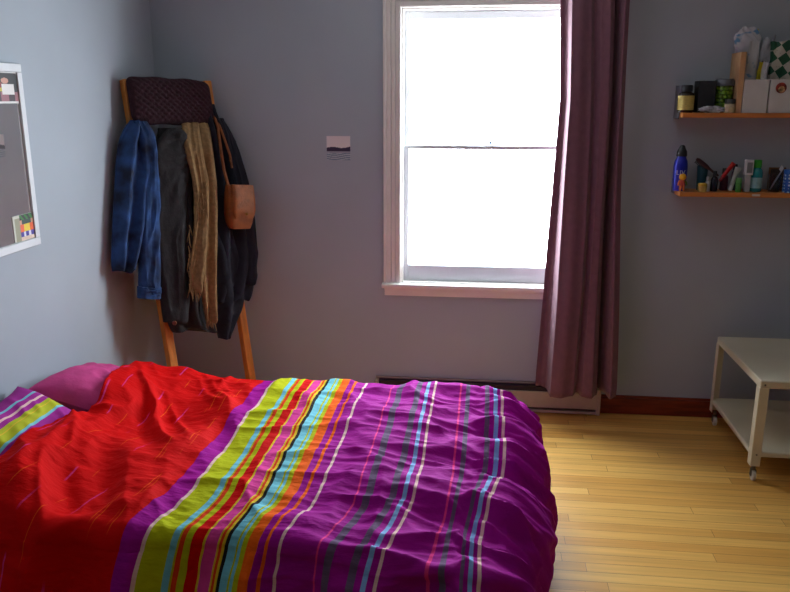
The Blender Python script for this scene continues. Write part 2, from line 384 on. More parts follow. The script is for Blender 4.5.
def stripe_nodes(nt, uout, table, lo, hi):
    """constant colour ramps (two, because one holds 32 stops) over cloth length"""
    N = nt.nodes; L = nt.links
    cut = [0, len(table)//3, 2*len(table)//3, len(table)]; outs = []
    for i_ in range(3):
        tb = table[cut[i_]:cut[i_+1]]; lo = tb[0][0] if i_ else tb[1][0]-.05; hi = tb[-1][0]+.02
        mr = N.new('ShaderNodeMapRange'); mr.inputs[1].default_value = lo; mr.inputs[2].default_value = hi; L.new(uout, mr.inputs[0])
        r = N.new('ShaderNodeValToRGB'); r.color_ramp.interpolation = 'CONSTANT'; el = r.color_ramp.elements
        for k, (u, c) in enumerate(tb):
            p = min(1, max(0, (u-lo)/(hi-lo)))
            if k < 2: el[k].position = p; q = el[k]
            else: q = el.new(p)
            q.color = srgb(*c)
        L.new(mr.outputs[0], r.inputs[0]); outs.append(r)
    cur = outs[0].outputs[0]
    for i_ in (1, 2):
        gt = N.new('ShaderNodeMath'); gt.operation = 'GREATER_THAN'; gt.inputs[1].default_value = table[cut[i_]][0]; L.new(uout, gt.inputs[0])
        mx = N.new('ShaderNodeMix'); mx.data_type = 'RGBA'; L.new(gt.outputs[0], mx.inputs[0]); L.new(cur, mx.inputs[6]); L.new(outs[i_].outputs[0], mx.inputs[7]); cur = mx.outputs[2]
    return cur
def duvet_mat():
    m = bpy.data.materials.new('duvet_cotton'); m.use_nodes = True; nt = m.node_tree; N = nt.nodes; L = nt.links; b = N['Principled BSDF']
    uv = N.new('ShaderNodeUVMap'); uv.uv_map = 'cloth'; sx = N.new('ShaderNodeSeparateXYZ'); L.new(uv.outputs[0], sx.inputs[0])
    col = stripe_nodes(nt, sx.outputs['X'], stripes, -3, .6)
    # broken woven lines in the red field
    lines = [(-1.44, .006, PNK), (-1.385, .004, PNK), (-1.24, .006, PNK), (-1.18, .003, ORG), (-1.105, .005, PNK), (-1.02, .003, ORG), (-1.008, .003, ORG), (-.962, .003, ORG), (-.95, .003, ORG), (-1.32, .0025, ORG), (-1.55, .004, PNK)]
    for k, (u, wd, c) in enumerate(lines):
        s = N.new('ShaderNodeMath'); s.operation = 'SUBTRACT'; s.inputs[1].default_value = u; L.new(sx.outputs['X'], s.inputs[0])
        a = N.new('ShaderNodeMath'); a.operation = 'ABSOLUTE'; L.new(s.outputs[0], a.inputs[0])
        lt = N.new('ShaderNodeMath'); lt.operation = 'LESS_THAN'; lt.inputs[1].default_value = wd/2; L.new(a.outputs[0], lt.inputs[0])
        no = N.new('ShaderNodeTexNoise'); no.noise_dimensions = '1D'; no.inputs['Scale'].default_value = 6; no.inputs['Detail'].default_value = 1
        ad = N.new('ShaderNodeMath'); ad.operation = 'ADD'; ad.inputs[1].default_value = 13.7*k; L.new(sx.outputs['Y'], ad.inputs[0]); L.new(ad.outputs[0], no.inputs['W'])
        mrr = N.new('ShaderNodeMapRange'); mrr.inputs[1].default_value = .50; mrr.inputs[2].default_value = .60; mrr.inputs[3].default_value = .0; mrr.inputs[4].default_value = .7; L.new(no.outputs['Fac'], mrr.inputs[0])
        mu = N.new('ShaderNodeMath'); mu.operation = 'MULTIPLY'; L.new(lt.outputs[0], mu.inputs[0]); L.new(mrr.outputs[0], mu.inputs[1])
        mx = N.new('ShaderNodeMix'); mx.data_type = 'RGBA'; L.new(mu.outputs[0], mx.inputs[0]); L.new(col, mx.inputs[6]); mx.inputs[7].default_value = srgb(*c); col = mx.outputs[2]
    L.new(col, b.inputs['Base Color']); b.inputs['Roughness'].default_value = .8; b.inputs['Specular IOR Level'].default_value = .08
    n2 = N.new('ShaderNodeTexNoise'); n2.inputs['Scale'].default_value = 70; n2.inputs['Detail'].default_value = 5
    mp = N.new('ShaderNodeMapping'); mp.inputs['Scale'].default_value = (.45, 1, 1); L.new(uv.outputs[0], mp.inputs[0]); L.new(mp.outputs[0], n2.inputs['Vector'])
    bp = N.new('ShaderNodeBump'); bp.inputs['Strength'].default_value = .6; bp.inputs['Distance'].default_value = .006; L.new(n2.outputs['Fac'], bp.inputs['Height']); L.new(bp.outputs[0], b.inputs['Normal'])
    return m
DM = duvet_mat()

# pillows leaning on the wall at the head
PILLOWS = []
def pillow(name, c, half, m, label, tilt=0, yaw=0, seed=0, uvr=None, sag=0, peak=0):
    nu, nv = 64, 44; V = []; UVs = []
    ct, st = math.cos(tilt), math.sin(tilt); cyw, syw = math.cos(yaw), math.sin(yaw)
    for side_ in (1, -1):
        for i in range(nu+1):
            for j in range(nv+1):
                u = -1+2*i/nu; v = -1+2*j/nv
                pin = 1-.10*(abs(u)**2)*(1-abs(v))-.0
                px2 = half[0]*u*(1-.06*(1-v*v)); py2 = half[1]*v*(1-.07*(1-u*u))
                h = half[2]*((1-u**4)*(1-v**4))**.55
                h *= .85+.3*float(fbm(np.array(u*2.2+seed), np.array(v*2.2), seed)); h += .012*float(ridge(np.array(u*3+v*2+seed), np.array(v*2-u), seed+3))*(1-u**4)*(1-v**4)
                zz = side_*h
                # local: x along wall (y world), y up the slope, z out
                lx_, ly_, lz_ = px2, py2*ct-zz*st, py2*st+zz*ct
                lz_ -= sag*(u+1)**2*.25 if sag > 0 else -sag*(1-u)**2*.25
                lz_ += peak*((1+u)/2)**6*((1-v)/2)**4
                V.append((c[0]+ly_*cyw*1-lx_*syw, c[1]+lx_*cyw+ly_*syw, c[2]+lz_)); UVs.append((u*half[0], v*half[1]))
    n1 = (nu+1)*(nv+1); Fc = []
    for i in range(nu):
        for j in range(nv):
            a = i*(nv+1)+j; b = a+nv+1
            Fc.append((a, a+1, b+1, b)); Fc.append((n1+a, n1+b, n1+b+1, n1+a+1))
    V = np.array(V); V[:, 0] = np.maximum(V[:, 0], XL+.004)
    o = link_mesh(name, V, Fc, m); tag(o, label, 'pillow')
    uvl = o.data.uv_layers.new(name='cloth'); li = np.empty(len(o.data.loops), np.int32); o.data.loops.foreach_get('vertex_index', li)
    PILLOWS.append(o)
    uvl.data.foreach_set('uv', np.array(UVs)[li].reshape(-1).astype(np.float32))
    return o
def pillow_stripe_mat():
    m = bpy.data.materials.new('pillow_stripes'); m.use_nodes = True; nt = m.node_tree; N = nt.nodes; L = nt.links; b = N['Principled BSDF']
    uv = N.new('ShaderNodeUVMap'); uv.uv_map = 'cloth'; sx = N.new('ShaderNodeSeparateXYZ'); L.new(uv.outputs[0], sx.inputs[0])
    tb = [(-.5, PUR), (-.145, LBL), (-.135, PUR), (-.112, CRM), (-.102, PUR), (-.082, LIM), (-.066, YEL), (-.062, LIM), (-.03, LBL), (-.02, PUR), (.1, LIM), (.2, PUR)]
    L.new(stripe_nodes(nt, sx.outputs['Y'], tb, -.5, .5), b.inputs['Base Color']); b.inputs['Roughness'].default_value = .85
    return m
pillow('pillow', (-1.465, 2.79, .532), (.26, .22, .07), mat('pillow_pink', (206, 62, 132), .85, var=.08, scale=12, bump=.2, bscale=50), 'plain pink pillow against the wall beyond the striped pillow', tilt=-.28, seed=2, sag=.10)
pillow('pillow', (-1.485, 2.26, .513), (.25, .22, .075), pillow_stripe_mat(), 'purple and lime striped pillow at the left edge of the bed', tilt=-.44, seed=5, sag=.0, peak=.015)

def fold(t, a, r, flare):
    """distance past a fold line -> (advance, drop)"""
    l = np.maximum(t, 0); th = np.minimum(l/r, PI/2); rest = np.maximum(l-r*PI/2, 0)
    adv = np.where(t < 0, t, r*np.sin(th)+flare*rest); drop = np.where(t < 0, 0, r*(1-np.cos(th))+rest)
    return a+adv, drop
ns, nt_ = 470, 440
S = np.linspace(-1.455, .62, ns); T = np.linspace(1.30, 3.50, nt_)
SS, TT = np.meshgrid(S, T, indexing='ij')
aE, aN, aF = .10, 1.86, 2.99
X, dX = fold(SS-aE, aE, .13, .01)
aN = aN+.10*(fbm(SS*2.6+3, SS*0, 44)-.5)+.03*(vnoise(SS*9, SS*0, 45)-.5)-.06*sst((SS+.6)/.4)
Yn, dN = fold(aN-TT, 0, .05, .38); Yf, dF = fold(TT-aF, 0, .11, .05)
Y = np.where(TT < aN, aN-Yn, np.where(TT > aF, aF+Yf, TT))
dY = dN+dF
# bulging of the quilt's foot
X = X+.035*np.sin(np.clip(dX/.42, 0, 1)*PI)-.02*sst((SS+.1)/.2)-.06*sst((2.45-TT)/.55)*sst((SS+.1)/.2)
X = X+.06*np.exp(-((TT-2.50)/.24)**2)*sst((-1.10-SS)/.32)
drop = (dX**5+dY**5+1e-12)**.2
# round the plan corners at the foot
Rc = .15; cx = .265-Rc
for (cyy, sg) in ((1.80+Rc, -1), (3.10-Rc, 1)):
    p = np.clip((X-cx)/(Rc+.04), 0, 1.3); q = np.clip(sg*(Y-cyy)/(Rc+.04), 0, 1.3)
    msk = (X > cx) & (sg*(Y-cyy) > 0)
    p2 = p*np.sqrt(np.maximum(1-np.minimum(q, 1)**2/2, .3)); q2 = q*np.sqrt(np.maximum(1-np.minimum(p, 1)**2/2, .3))
    X = np.where(msk, cx+p2*(Rc+.04), X); Y = np.where(msk, cyy+sg*q2*(Rc+.04), Y)
base = .490+.018*np.sin(np.clip((TT-1.85)/1.2, 0, 1)*PI)+.012*sst((TT-2.5)/.4)-.03*sst((SS+.4)/.6)
hump = (.045+.045*sst((2.45-TT)/.25))*sst((-1.10-SS)/.35)*sst((TT-1.75)/.2)+.012*np.exp(-((SS+1.38)/.2)**2-((TT-2.95)/.2)**2)
Z = base+hump-drop
# wrinkles along the normal
P = np.stack([X, Y, Z], -1)
def normals(P):
    a = np.gradient(P, axis=0); b = np.gradient(P, axis=1); n = np.cross(a, b); return n/(np.linalg.norm(n, axis=-1, keepdims=True)+1e-9)
nrm = normals(P)
right = sst((SS+.75)/.7); foot = sst((SS+.10)/.22); red = 1-sst((SS+1.0)/.25)
side = sst(dN/.12)
wx = SS+.08*fbm(SS*4, TT*4, 50); wy = TT+.06*fbm(SS*3, TT*5, 60)-.18*SS*right*(TT < 9)
D = .024*(fbm(SS*3.2, TT*3.2, 1)-.5)
D += .017*right*(ridge(wx*3.0, wy*12, 2)-.5)*(1-.4*foot)
D += .012*(ridge(wx*4, wy*17+2.2*wx, 3)-.5)*(.35+.65*right)
near = np.exp(-((TT-2.02)/.17)**2)
D += .028*near*right*(ridge(wx*3.2, (TT+.35*SS)*11, 7)-.45)
# gathers that run over the foot
gy = TT+.05*np.sin(SS*9)+.05*fbm(SS*3, TT*3, 71)
gath = ridge(SS*1.6+3, gy*10.5, 5)
D += .052*foot*(gath-.5)+.020*foot*(ridge(SS*5, gy*22, 8)-.5)
# diagonal folds in the red field
dg = (SS*.85+TT*.53); dl = (-SS*.53+TT*.85)
D += red*(1-.6*sst((TT-2.65)/.25))*(.044*(ridge(dg*6.5+.6*fbm(SS*3, TT*3, 81), dl*1.7, 11)-.45)+.024*(ridge(dg*13, dl*3, 12)-.4))*(1-.3*side)
# pleats of the hanging side
D += side*.024*np.sin(SS*21+3*fbm(SS*4, TT*0, 30)+dN*3)
D += .026*sst(1-np.abs(dN-.09)/.16)*(ridge(SS*9, TT*3, 33)-.5)
D += .016*(ridge(SS*4.2+1.5*TT+.5*fbm(SS*4, TT*4, 90), TT*5.5-1.2*SS, 92)**2-.3)*(1-.6*foot)
D += .006*(fbm(SS*18, TT*34, 21)-.5)+.007*(ridge(wx*7, wy*27+3*wx, 22)-.4)*(.4+.6*right)
def blur(a, k):
    for ax in (0, 1):
        pad = [(0, 0), (0, 0)]; pad[ax] = (k, k); c = np.cumsum(np.pad(a, pad, 'edge'), axis=ax); n_ = a.shape[ax]
        hi_ = np.take(c, np.arange(2*k, 2*k+n_), axis=ax); lo_ = np.take(c, np.arange(0, n_), axis=ax)
        a = (hi_-lo_)/(2*k)
    return a
D = blur(blur(D, 1), 1)
P = P+nrm*D[..., None]
# the quilt lies over the pillows and the mattress
from mathutils.bvhtree import BVHTree
lift = np.zeros(Z.shape)
for pw_ in PILLOWS:
    mw = pw_.matrix_world if False else None
    vv = [Vector(v.co)+Vector(pw_.location) for v in pw_.data.vertices]
    bv_ = BVHTree.FromPolygons(vv, [tuple(q.vertices) for q in pw_.data.polygons])
    for i in np.where(S < -1.05)[0]:
        for j in range(nt_):
            h_ = bv_.ray_cast(Vector((P[i, j, 0], P[i, j, 1], 2)), Vector((0, 0, -1)))
            if h_[0] is not None: lift[i, j] = max(lift[i, j], h_[0].z+.018-P[i, j, 2])
lf = lift.copy()
for k_ in (14, 10, 6, 4): lf = np.maximum(blur(lf, k_), lift)
lf = np.maximum(blur(lf, 3), lift)
P[..., 2] += lf
P[..., 2] = np.maximum(P[..., 2], .02)
P[..., 0] = np.maximum(P[..., 0], XL+.012)
# keep the quilt above the mattress
U = SS+.075*sst((2.10-TT)/.42)*(1-sst((SS+.35)/.45))+.02*sst((2.35-TT)/.5)*sst((SS+.75)/.8)+.006*(fbm(SS*6, TT*9, 40)-.5)
idx = np.arange(ns*nt_).reshape(ns, nt_)
quads = np.stack([idx[:-1, :-1], idx[1:, :-1], idx[1:, 1:], idx[:-1, 1:]], -1).reshape(-1, 4)
dv = link_mesh('duvet', P.reshape(-1, 3), quads.tolist(), DM, None, True, base=(-.6, 2.4, .02))
uvl = dv.data.uv_layers.new(name='cloth'); li = np.empty(len(dv.data.loops), np.int32); dv.data.loops.foreach_get('vertex_index', li)
uvl.data.foreach_set('uv', np.stack([U.reshape(-1)[li], TT.reshape(-1)[li]], -1).reshape(-1).astype(np.float32))
so = dv.modifiers.new('thick', 'SOLIDIFY'); so.thickness = .012; so.offset = -1
tag(dv, 'rumpled red and purple duvet with multicoloured stripes spread over the bed', 'duvet')

# ------------------------------------------------------------------ ladder rack in the corner
TL = np.array([-1.683, 3.605, 1.735]); TR = np.array([-1.425, 3.975, 1.735]); LK = .28; LZ = 1.735
es = (TR-TL); LW = np.linalg.norm(es); es /= LW; nn = np.array([es[1], -es[0], 0.0])
def lad(s, z, off=0.0): return np.array([TL[0], TL[1], 0])+es*s+nn*(LK*(1-z/LZ)+off)+np.array([0, 0, z])
def atl(px, py, off):
    d = FW + RT*(px-395)/F - UP*(py-296)/F
    # dot(nn, CP+t d - TL) = LK(1-(z)/LZ)+off
    A_ = np.dot(nn, d)+LK/LZ*d[2]; B_ = LK*(1-CP[2]/LZ)+off-np.dot(nn, CP-np.array([TL[0], TL[1], 0]))
    return CP+d*B_/A_
pine = mat('ladder_pine', (206, 134, 58), .45, var=.15, scale=6, stretch=(8, 8, 1), bump=.05)
base_c = lad(LW/2, 0)
la = thing('wooden_ladder', 'pale wooden ladder leaning in the room corner behind the bed, hung with coats', 'ladder', base_c)
for s in (0, LW):
    a, b_ = lad(s, 0), lad(s, LZ); c = (a+b_)/2; h = (b_-a)/2; t = h/np.linalg.norm(h); dn = np.cross(t, es); dn /= np.linalg.norm(dn)
    MB().obox(c, es*.021, dn*.020, h).build('rail', pine, la, bevel=.004)
for z in (.14, .66, .97, 1.30, 1.62):
    a, b_ = lad(.012, z), lad(LW-.012, z)
    MB().tube([a, (a+b_)/2, b_], .014, 14).build('rung', pine, la)

def catmull(rows, n):
    rows = np.array(rows, float); t = np.linspace(0, len(rows)-1, n); out = []
    for q in t:
        i = min(int(q), len(rows)-2); f = q-i
        p0, p1, p2, p3 = rows[max(i-1, 0)], rows[i], rows[i+1], rows[min(i+2, len(rows)-1)]
        out.append(.5*(2*p1+(p2-p0)*f+(2*p0-5*p1+4*p2-p3)*f*f+(3*p1-p0-3*p2+p3)*f**3))
    return np.array(out)
def garment(name, rows, m, parent, off=.03, th=.05, nf=2.5, ph=0, amp=.4, seed=0, n=70, hemw=0, drift=1.0, ends=(.35, 1), off0=None, tail=(.97, .25)):
    """cloth hanging in folds: rows of (py, left px, right px), as seen on the ladder's slope"""
    R = catmull(rows, n); NA = 44; V = []; Fc = []
    for i, (py, pl_, pr_) in enumerate(R):
        q = i/(n-1); of = off if off0 is None else off0+(off-off0)*float(sst(q/.16)); L_ = atl(pl_, py, of); R_ = atl(pr_, py, of)
        prof = ends[0]+(ends[1]-ends[0])*float(sst(q/.18)); prof *= 1-tail[1]*float(sst((q-tail[0])/(1-tail[0])))
        front = []; back = []
        for j in range(NA+1):
            a = j/NA; e_ = max(0, math.sin(PI*a))**.45
            rp_ = 1-amp+amp*math.cos(2*PI*nf*a+ph+drift*q*2+.8*math.sin(4*q+seed))
            wr = .010*float(ridge(np.array(a*3+seed), np.array(q*9+a*2), seed))+.008*float(fbm(np.array(a*6.), np.array(q*14.), seed+5))
            p = L_+(R_-L_)*a; f = nn*(th*prof*e_*rp_+wr*e_)
            hz = np.array([0, 0, hemw*math.sin(a*7+seed)*float(sst((q-.85)/.15))])
            front.append(p+f+hz); back.append(p-nn*(.010*e_)+hz)
        V += front+back[::-1][1:-1]
    M_ = 2*NA
    for i in range(n-1):
        for j in range(M_):
            j2 = (j+1) % M_
            Fc.append((i*M_+j, i*M_+j2, (i+1)*M_+j2, (i+1)*M_+j))
    Fc.append(tuple(range(M_))); Fc.append(tuple(range((n-1)*M_, n*M_))[::-1])
    V = np.array(V); V[:, 0] = np.maximum(V[:, 0], XL+.003); V[:, 1] = np.minimum(V[:, 1], YB-.003)
    Fc = [f[::-1] for f in Fc]
    return link_mesh(name, V, Fc, m, parent)

# navy coat on the right
navy = mat('navy_wool', (20, 22, 36), .9, var=.12, scale=30, bump=.15)
g = thing('coat', 'dark navy coat hanging on the right side of the ladder behind the leather bag', 'coat', atl(232, 335, .03))
garment('coat_body', [(104, 200, 214), (120, 198, 219), (150, 200, 231), (190, 204, 243), (230, 205, 251), (262, 206, 255), (290, 207, 252), (300, 208, 248)], navy, g, .042, .055, 2.6, .5, .45, 3, hemw=.012)
garment('coat_tail', [(230, 205, 232), (270, 207, 240), (300, 210, 243), (320, 214, 236), (338, 218, 227)], navy, g, .05, .05, 1.6, 1.5, .4, 8, ends=(.2, 1))
garment('sleeve', [(118, 214, 222), (150, 220, 236), (200, 230, 250), (250, 240, 255), (284, 243, 252)], navy, g, .05, .055, 1, 0, .15, 5)
# grey wool coat
grey = mat('grey_wool', (34, 32, 34), .95, var=.15, scale=40, bump=.25)
g = thing('coat', 'charcoal grey wool coat hanging beside the denim jacket on the ladder', 'coat', atl(176, 325, .05))
garment('coat_body', [(128, 158, 184), (150, 155, 192), (180, 156, 195), (220, 157, 196), (260, 158, 202), (290, 160, 206), (312, 164, 208), (324, 168, 214), (330, 172, 216)], grey, g, .045, .06, 2.2, 2.5, .4, 11, hemw=.012)
garment('sleeve', [(146, 156, 180), (165, 152, 190), (190, 152, 188), (230, 153, 186), (270, 157, 187), (300, 160, 188), (322, 163, 186)], grey, g, .075, .05, 1, .2, .18, 13)
garment('collar', [(128, 168, 180), (133, 163, 186), (140, 158, 191), (150, 155, 194), (162, 155, 196), (174, 158, 196), (182, 162, 192)], grey, g, .10, .034, 1.2, 1, .25, 15, n=36, ends=(.1, 1), tail=(.5, .85))
p = atl(174.5, 323, .155)
MB().lathe([(.010, -.004), (.011, 0), (.010, .004)], p, 14, 'y').build('button', mat('brown_horn', (112, 62, 30), .3), g)
# tan scarf
tan = mat('tan_scarf', (132, 102, 64), .95, var=.15, scale=60, bump=.3)
g = thing('scarf', 'tan woven scarf with frayed fringe hanging between the two dark coats', 'scarf', atl(205, 330, .06))
garment('scarf_body', [(114, 184, 208), (150, 190, 213), (180, 193, 216), (210, 196, 217), (240, 198, 216), (270, 199, 215), (300, 202, 215), (322, 206, 215)], tan, g, .115, .04, 1.3, 0, .45, 21, drift=.5, off0=.045)
garment('scarf_end', [(114, 180, 197), (150, 185, 202), (180, 192, 207), (210, 194, 208), (240, 193, 206), (270, 190, 203), (292, 190, 201)], tan, g, .14, .028, .9, 1, .5, 23, drift=.4, off0=.045)
rnd = random.Random(3)
def fringe(pts, ln, off):
    f = MB()
    for (px, py) in pts:
        a = atl(px, py, off); l = ln*rnd.uniform(.6, 1.2); d = np.array([rnd.uniform(-.012, .012), rnd.uniform(-.01, .01), 0])
        f.tube([a, a+d*.5+np.array([0, 0, -l/2]), a+d+np.array([0, 0, -l])], [.0028, .0024, .0012], 5)
    return f
fr = fringe([(190.5+i*.7, 291+rnd.uniform(-2, 1)) for i in range(16)]+[(189+rnd.uniform(-1, 1), 225+i*4.2) for i in range(16)], .045, .155)
fr.build('fringe', tan, g)
fr = fringe([(207+i*.5, 321+rnd.uniform(-2, 1)) for i in range(16)], .04, .13)
fr.build('fringe', tan, g)
fr = fringe([(194+rnd.uniform(0, 14), 188+rnd.uniform(-3, 25)) for i in range(26)], .04, .165)
fr.build('fringe', tan, g)
# denim jacket on the left
def denim_mat():
    m = bpy.data.materials.new('denim'); m.use_nodes = True; nt = m.node_tree; N = nt.nodes; L = nt.links; b = N['Principled BSDF']
    tc = N.new('ShaderNodeTexCoord'); n = N.new('ShaderNodeTexNoise'); n.inputs['Scale'].default_value = 9; n.inputs['Detail'].default_value = 6; L.new(tc.outputs['Object'], n.inputs['Vector'])
    r = N.new('ShaderNodeValToRGB'); r.color_ramp.elements[0].position = .35; r.color_ramp.elements[1].position = .75
    r.color_ramp.elements[0].color = srgb(14, 26, 50); r.color_ramp.elements[1].color = srgb(48, 92, 156); L.new(n.outputs['Fac'], r.inputs[0]); L.new(r.outputs[0], b.inputs['Base Color'])
    b.inputs['Roughness'].default_value = .9
    n2 = N.new('ShaderNodeTexNoise'); n2.inputs['Scale'].default_value = 160; L.new(tc.outputs['Object'], n2.inputs['Vector'])
    bp = N.new('ShaderNodeBump'); bp.inputs['Strength'].default_value = .2; bp.inputs['Distance'].default_value = .004; L.new(n2.outputs['Fac'], bp.inputs['Height']); L.new(bp.outputs[0], b.inputs['Normal'])
    return m
den = denim_mat()
g = thing('denim_jacket', 'blue denim jacket hanging on the left rail of the ladder by the wall', 'jacket', atl(135, 298, .04))
garment('jacket_body', [(120, 130, 143), (132, 122, 149), (150, 117, 152), (190, 114, 150), (230, 112, 146), (262, 111, 138), (271, 112, 131)], den, g, .045, .055, 2.2, 1.0, .4, 31, hemw=.006)
slv = garment('sleeve', [(121, 133, 146), (135, 136, 152), (160, 139, 155), (200, 139, 158), (240, 138, 158), (270, 138, 159), (288, 138, 158)], den, g, .06, .055, 1.0, .0, .15, 33)
garment('cuff', [(286, 137, 159), (290, 137, 159.5), (298, 137, 159)], den, slv, .062, .054, 1, 0, .1, 33, n=14, ends=(.9, 1))
# burgundy knitted blanket folded over the top rung
burg = mat('burgundy_knit', (46, 14, 26), .95, var=.2, scale=50, bump=.6, bscale=90)
V = []; nu, nv = 90, 50; Fc = []
Wd = [atl(128.5, 100, .055), atl(211, 103, .055)]
ctr = (Wd[0]+Wd[1])/2; hu = (Wd[1]-Wd[0])/2; slope = np.array([nn[0]*LK/LZ, nn[1]*LK/LZ, -1.0]); slope /= np.linalg.norm(slope)
on = np.cross(hu/np.linalg.norm(hu), slope); on = on if np.dot(on, nn) > 0 else -on
for side_ in (1, -1):
    for i in range(nu+1):
        for j in range(nv+1):
            u = -1+2*i/nu; v = -1+2*j/nv
            rr_ = (abs(u)**8+abs(v)**8)**(1/8); mx_ = max(abs(u), abs(v), 1e-6); k = mx_/max(rr_, 1e-6); uu, vv = u*k, v*k
            h = .040*((1-abs(u)**6)*(1-abs(v)**5))**.5
            h += .006*(math.sin(uu*42)*math.sin(vv*24))*(1-u**6)*(1-v**6)+.010*float(fbm(np.array(uu*3), np.array(vv*3), 9))*(1-u**6)*(1-v**6)
            ed = .0025*math.sin(uu*9+1)*abs(v)**3
            V.append(ctr+hu*uu+slope*(vv*.112+ed+.012*uu*0)+on*(side_*h if side_ > 0 else -h*.5))
n1 = (nu+1)*(nv+1)
for i in range(nu):
    for j in range(nv):
        a = i*(nv+1)+j; b_ = a+nv+1
        Fc.append((a, b_, b_+1, a+1)); Fc.append((n1+a, n1+a+1, n1+b_+1, n1+b_))
V = np.array(V); V[:, 0] = np.maximum(V[:, 0], XL+.003)
tag(link_mesh('knit_blanket', V, Fc, burg), 'folded burgundy knitted blanket over the top of the ladder', 'blanket')
# leather shoulder bag
leather = mat('tan_leather', (134, 72, 20), .6, var=.18, scale=25, bump=.15)
g = thing('shoulder_bag', 'small tan leather shoulder bag with flap hanging over the navy coat', 'bag', atl(239, 230, .11))
c0 = atl(238.5, 206, .155); ex = atl(252, 206, .155)-c0; ez = np.array([0, 0, 1.0])
def bagshell(w0, w1, zt_, zb, dep, cy0, name, par, fwd=0):
    V = []; Fc = []; nl, na = 16, 36
    for i in range(nl+1):
        q = i/nl; z = zt_+(zb-zt_)*q; wq = (w0+(w1-w0)*min(1, q*1.6))*(1-.22*max(0, (q-.75)/.25)**2); dq = dep*(.55+.6*math.sin(PI*min(1, q*.9+.05)))
        for k in range(na):
            a = 2*PI*k/na; ca, sa = math.cos(a), math.sin(a); sg = lambda t, e_: math.copysign(abs(t)**e_, t)
            V.append(c0+ex/np.linalg.norm(ex)*(wq*sg(ca, .45)+cy0)+nn*(dq*sg(sa, .6)+fwd)+ez*z)
    for i in range(nl):
        for k in range(na):
            k2 = (k+1) % na; Fc.append((i*na+k, i*na+k2, (i+1)*na+k2, (i+1)*na+k))
    Fc.append(tuple(range(na))[::-1]); Fc.append(tuple(range(nl*na, (nl+1)*na)))
    return link_mesh(name, V, Fc, leather, par)
bagshell(.066, .074, .105, -.115, .038, 0, 'bag_body', g)
fl = bagshell(.066, .070, .110, -.060, .022, .003, 'flap', g, .034)
MB().lathe([(.007, -.004), (.008, 0), (.005, .004)], c0+nn*.064+ez*-.035, 12, 'y').build('clasp', mat('brass_clasp', (150, 110, 50), .35, .9), fl)
sp_ = [atl(213, 112, .06), atl(218, 128, .10), atl(221, 150, .125), atl(224, 170, .14), c0-ex/np.linalg.norm(ex)*.062+ez*.10+nn*.01]
MB().tube(sp_, .007, 8, .35).tube([atl(214, 112, .06), atl(222, 132, .11), atl(230, 155, .13), atl(232, 168, .14), atl(230, 160, .142)], .006, 8, .35).build('strap', leather, g)

# ------------------------------------------------------------------ wall shelves
oak = mat('shelf_oak', (196, 124, 60), .45, var=.12, scale=5, stretch=(1, 10, 10))
steel = mat('bracket_steel', (108, 110, 116), .4, .5, var=.05)
SD = .165
def wall_shelf(x0, x1, z, label):
    t = thing('wall_shelf', label, 'shelf', ((x0+x1)/2, YB-SD/2, z-.022))
    MB().box(x0, x1, YB-SD, YB-.001, z-.022, z).build('shelf_board', oak, t, bevel=.002)
    return t
ZU, ZL_ = 1.584, 1.214; X0U, X0L = .920, .940
su = wall_shelf(X0U, 1.75, ZU, 'upper narrow oak shelf on the back wall holding the white files')
for x in (X0U-.004, 1.75):
    MB().box(x, x+.004, YB-.11, YB-.001, ZU-.03, ZU+.125).box(x, x+.018, YB-.006, YB-.001, ZU-.03, ZU+.125).build('end_bracket', steel, su, bevel=.0015)
sl = wall_shelf(X0L, 1.77, ZL_, 'lower narrow oak shelf on the back wall holding bottles and toiletries')
for x in (X0L-.003, 1.77):
    MB().box(x, x+.003, YB-.06, YB-.001, ZL_-.02, ZL_+.05).build('end_bracket', steel, sl, bevel=.001)
a = at(752, 195, y=YB-SD)[0]; b_ = at(760, 195, y=YB-SD)[0]
MB().box(a, b_, YB-SD-.0015, YB-SD, ZL_-.016, ZL_-.006).build('sticker', mat('sticker_white', (210, 200, 190), .5), sl)

def xs(px, y, z=1.65): return float(at(px, 100 if z > 1.5 else 180, y=y)[0])
def zs_(py, y, px=730): return float(at(px, py, y=y)[2])
black_pl = mat('black_plastic', (24, 26, 32), .4, var=.05)
# --- upper shelf
y = 3.905
xc = (xs(678, y)+xs(694, y))/2; r = (xs(694, y)-xs(678, y))/2; h = zs_(85, y)-ZU
g = thing('supplement_bottle', 'squat dark bottle with a yellow label and black cap at the shelf end', 'bottle', (xc, y, ZU))
MB().lathe([(r*.9, 0), (r, .006), (r, h*.62), (r*.92, h*.70), (r*.6, h*.75), (r*.6, h*.79)], (xc, y, ZU)).build('bottle_body', mat('amber_glass', (38, 26, 16), .15), g)
MB().lathe([(r*1.015, h*.10), (r*1.015, h*.62)], (xc, y, ZU)).build('paper_label', mat('label_yellow', (196, 176, 96), .6, var=.12, scale=60, stretch=(1, 1, 3)), g)
MB().lathe([(r*.70, h*.76), (r*.72, h*.78), (r*.72, h*.97), (r*.66, h)], (xc, y, ZU)).build('cap', black_pl, g)
y = 3.93
a, b_ = xs(696, y), xs(713, y)
g = thing('box', 'plain black cardboard box between the yellow labelled bottle and the green jar', 'box', ((a+b_)/2, y, ZU))
MB().box(a, b_, y-.035, y+.05, ZU, zs_(81, y-.03)).build('box_body', mat('black_card', (22, 24, 32), .55), g, bevel=.002)
MB().box(a-.0012, b_+.0012, y-.0365, y+.0512, zs_(81, y-.03)-.03, zs_(81, y-.03)+.001).build('box_lid', mat('black_card', (22, 24, 32)), g, bevel=.002)
y = 3.935
xc = (xs(713.5, y)+xs(732.5, y))/2; r = (xs(732.5, y)-xs(713.5, y))/2; h = zs_(79, y)-ZU
g = thing('storage_jar', 'clear glass jar of green sweets with a grey lid on the upper shelf', 'jar', (xc, y, ZU))
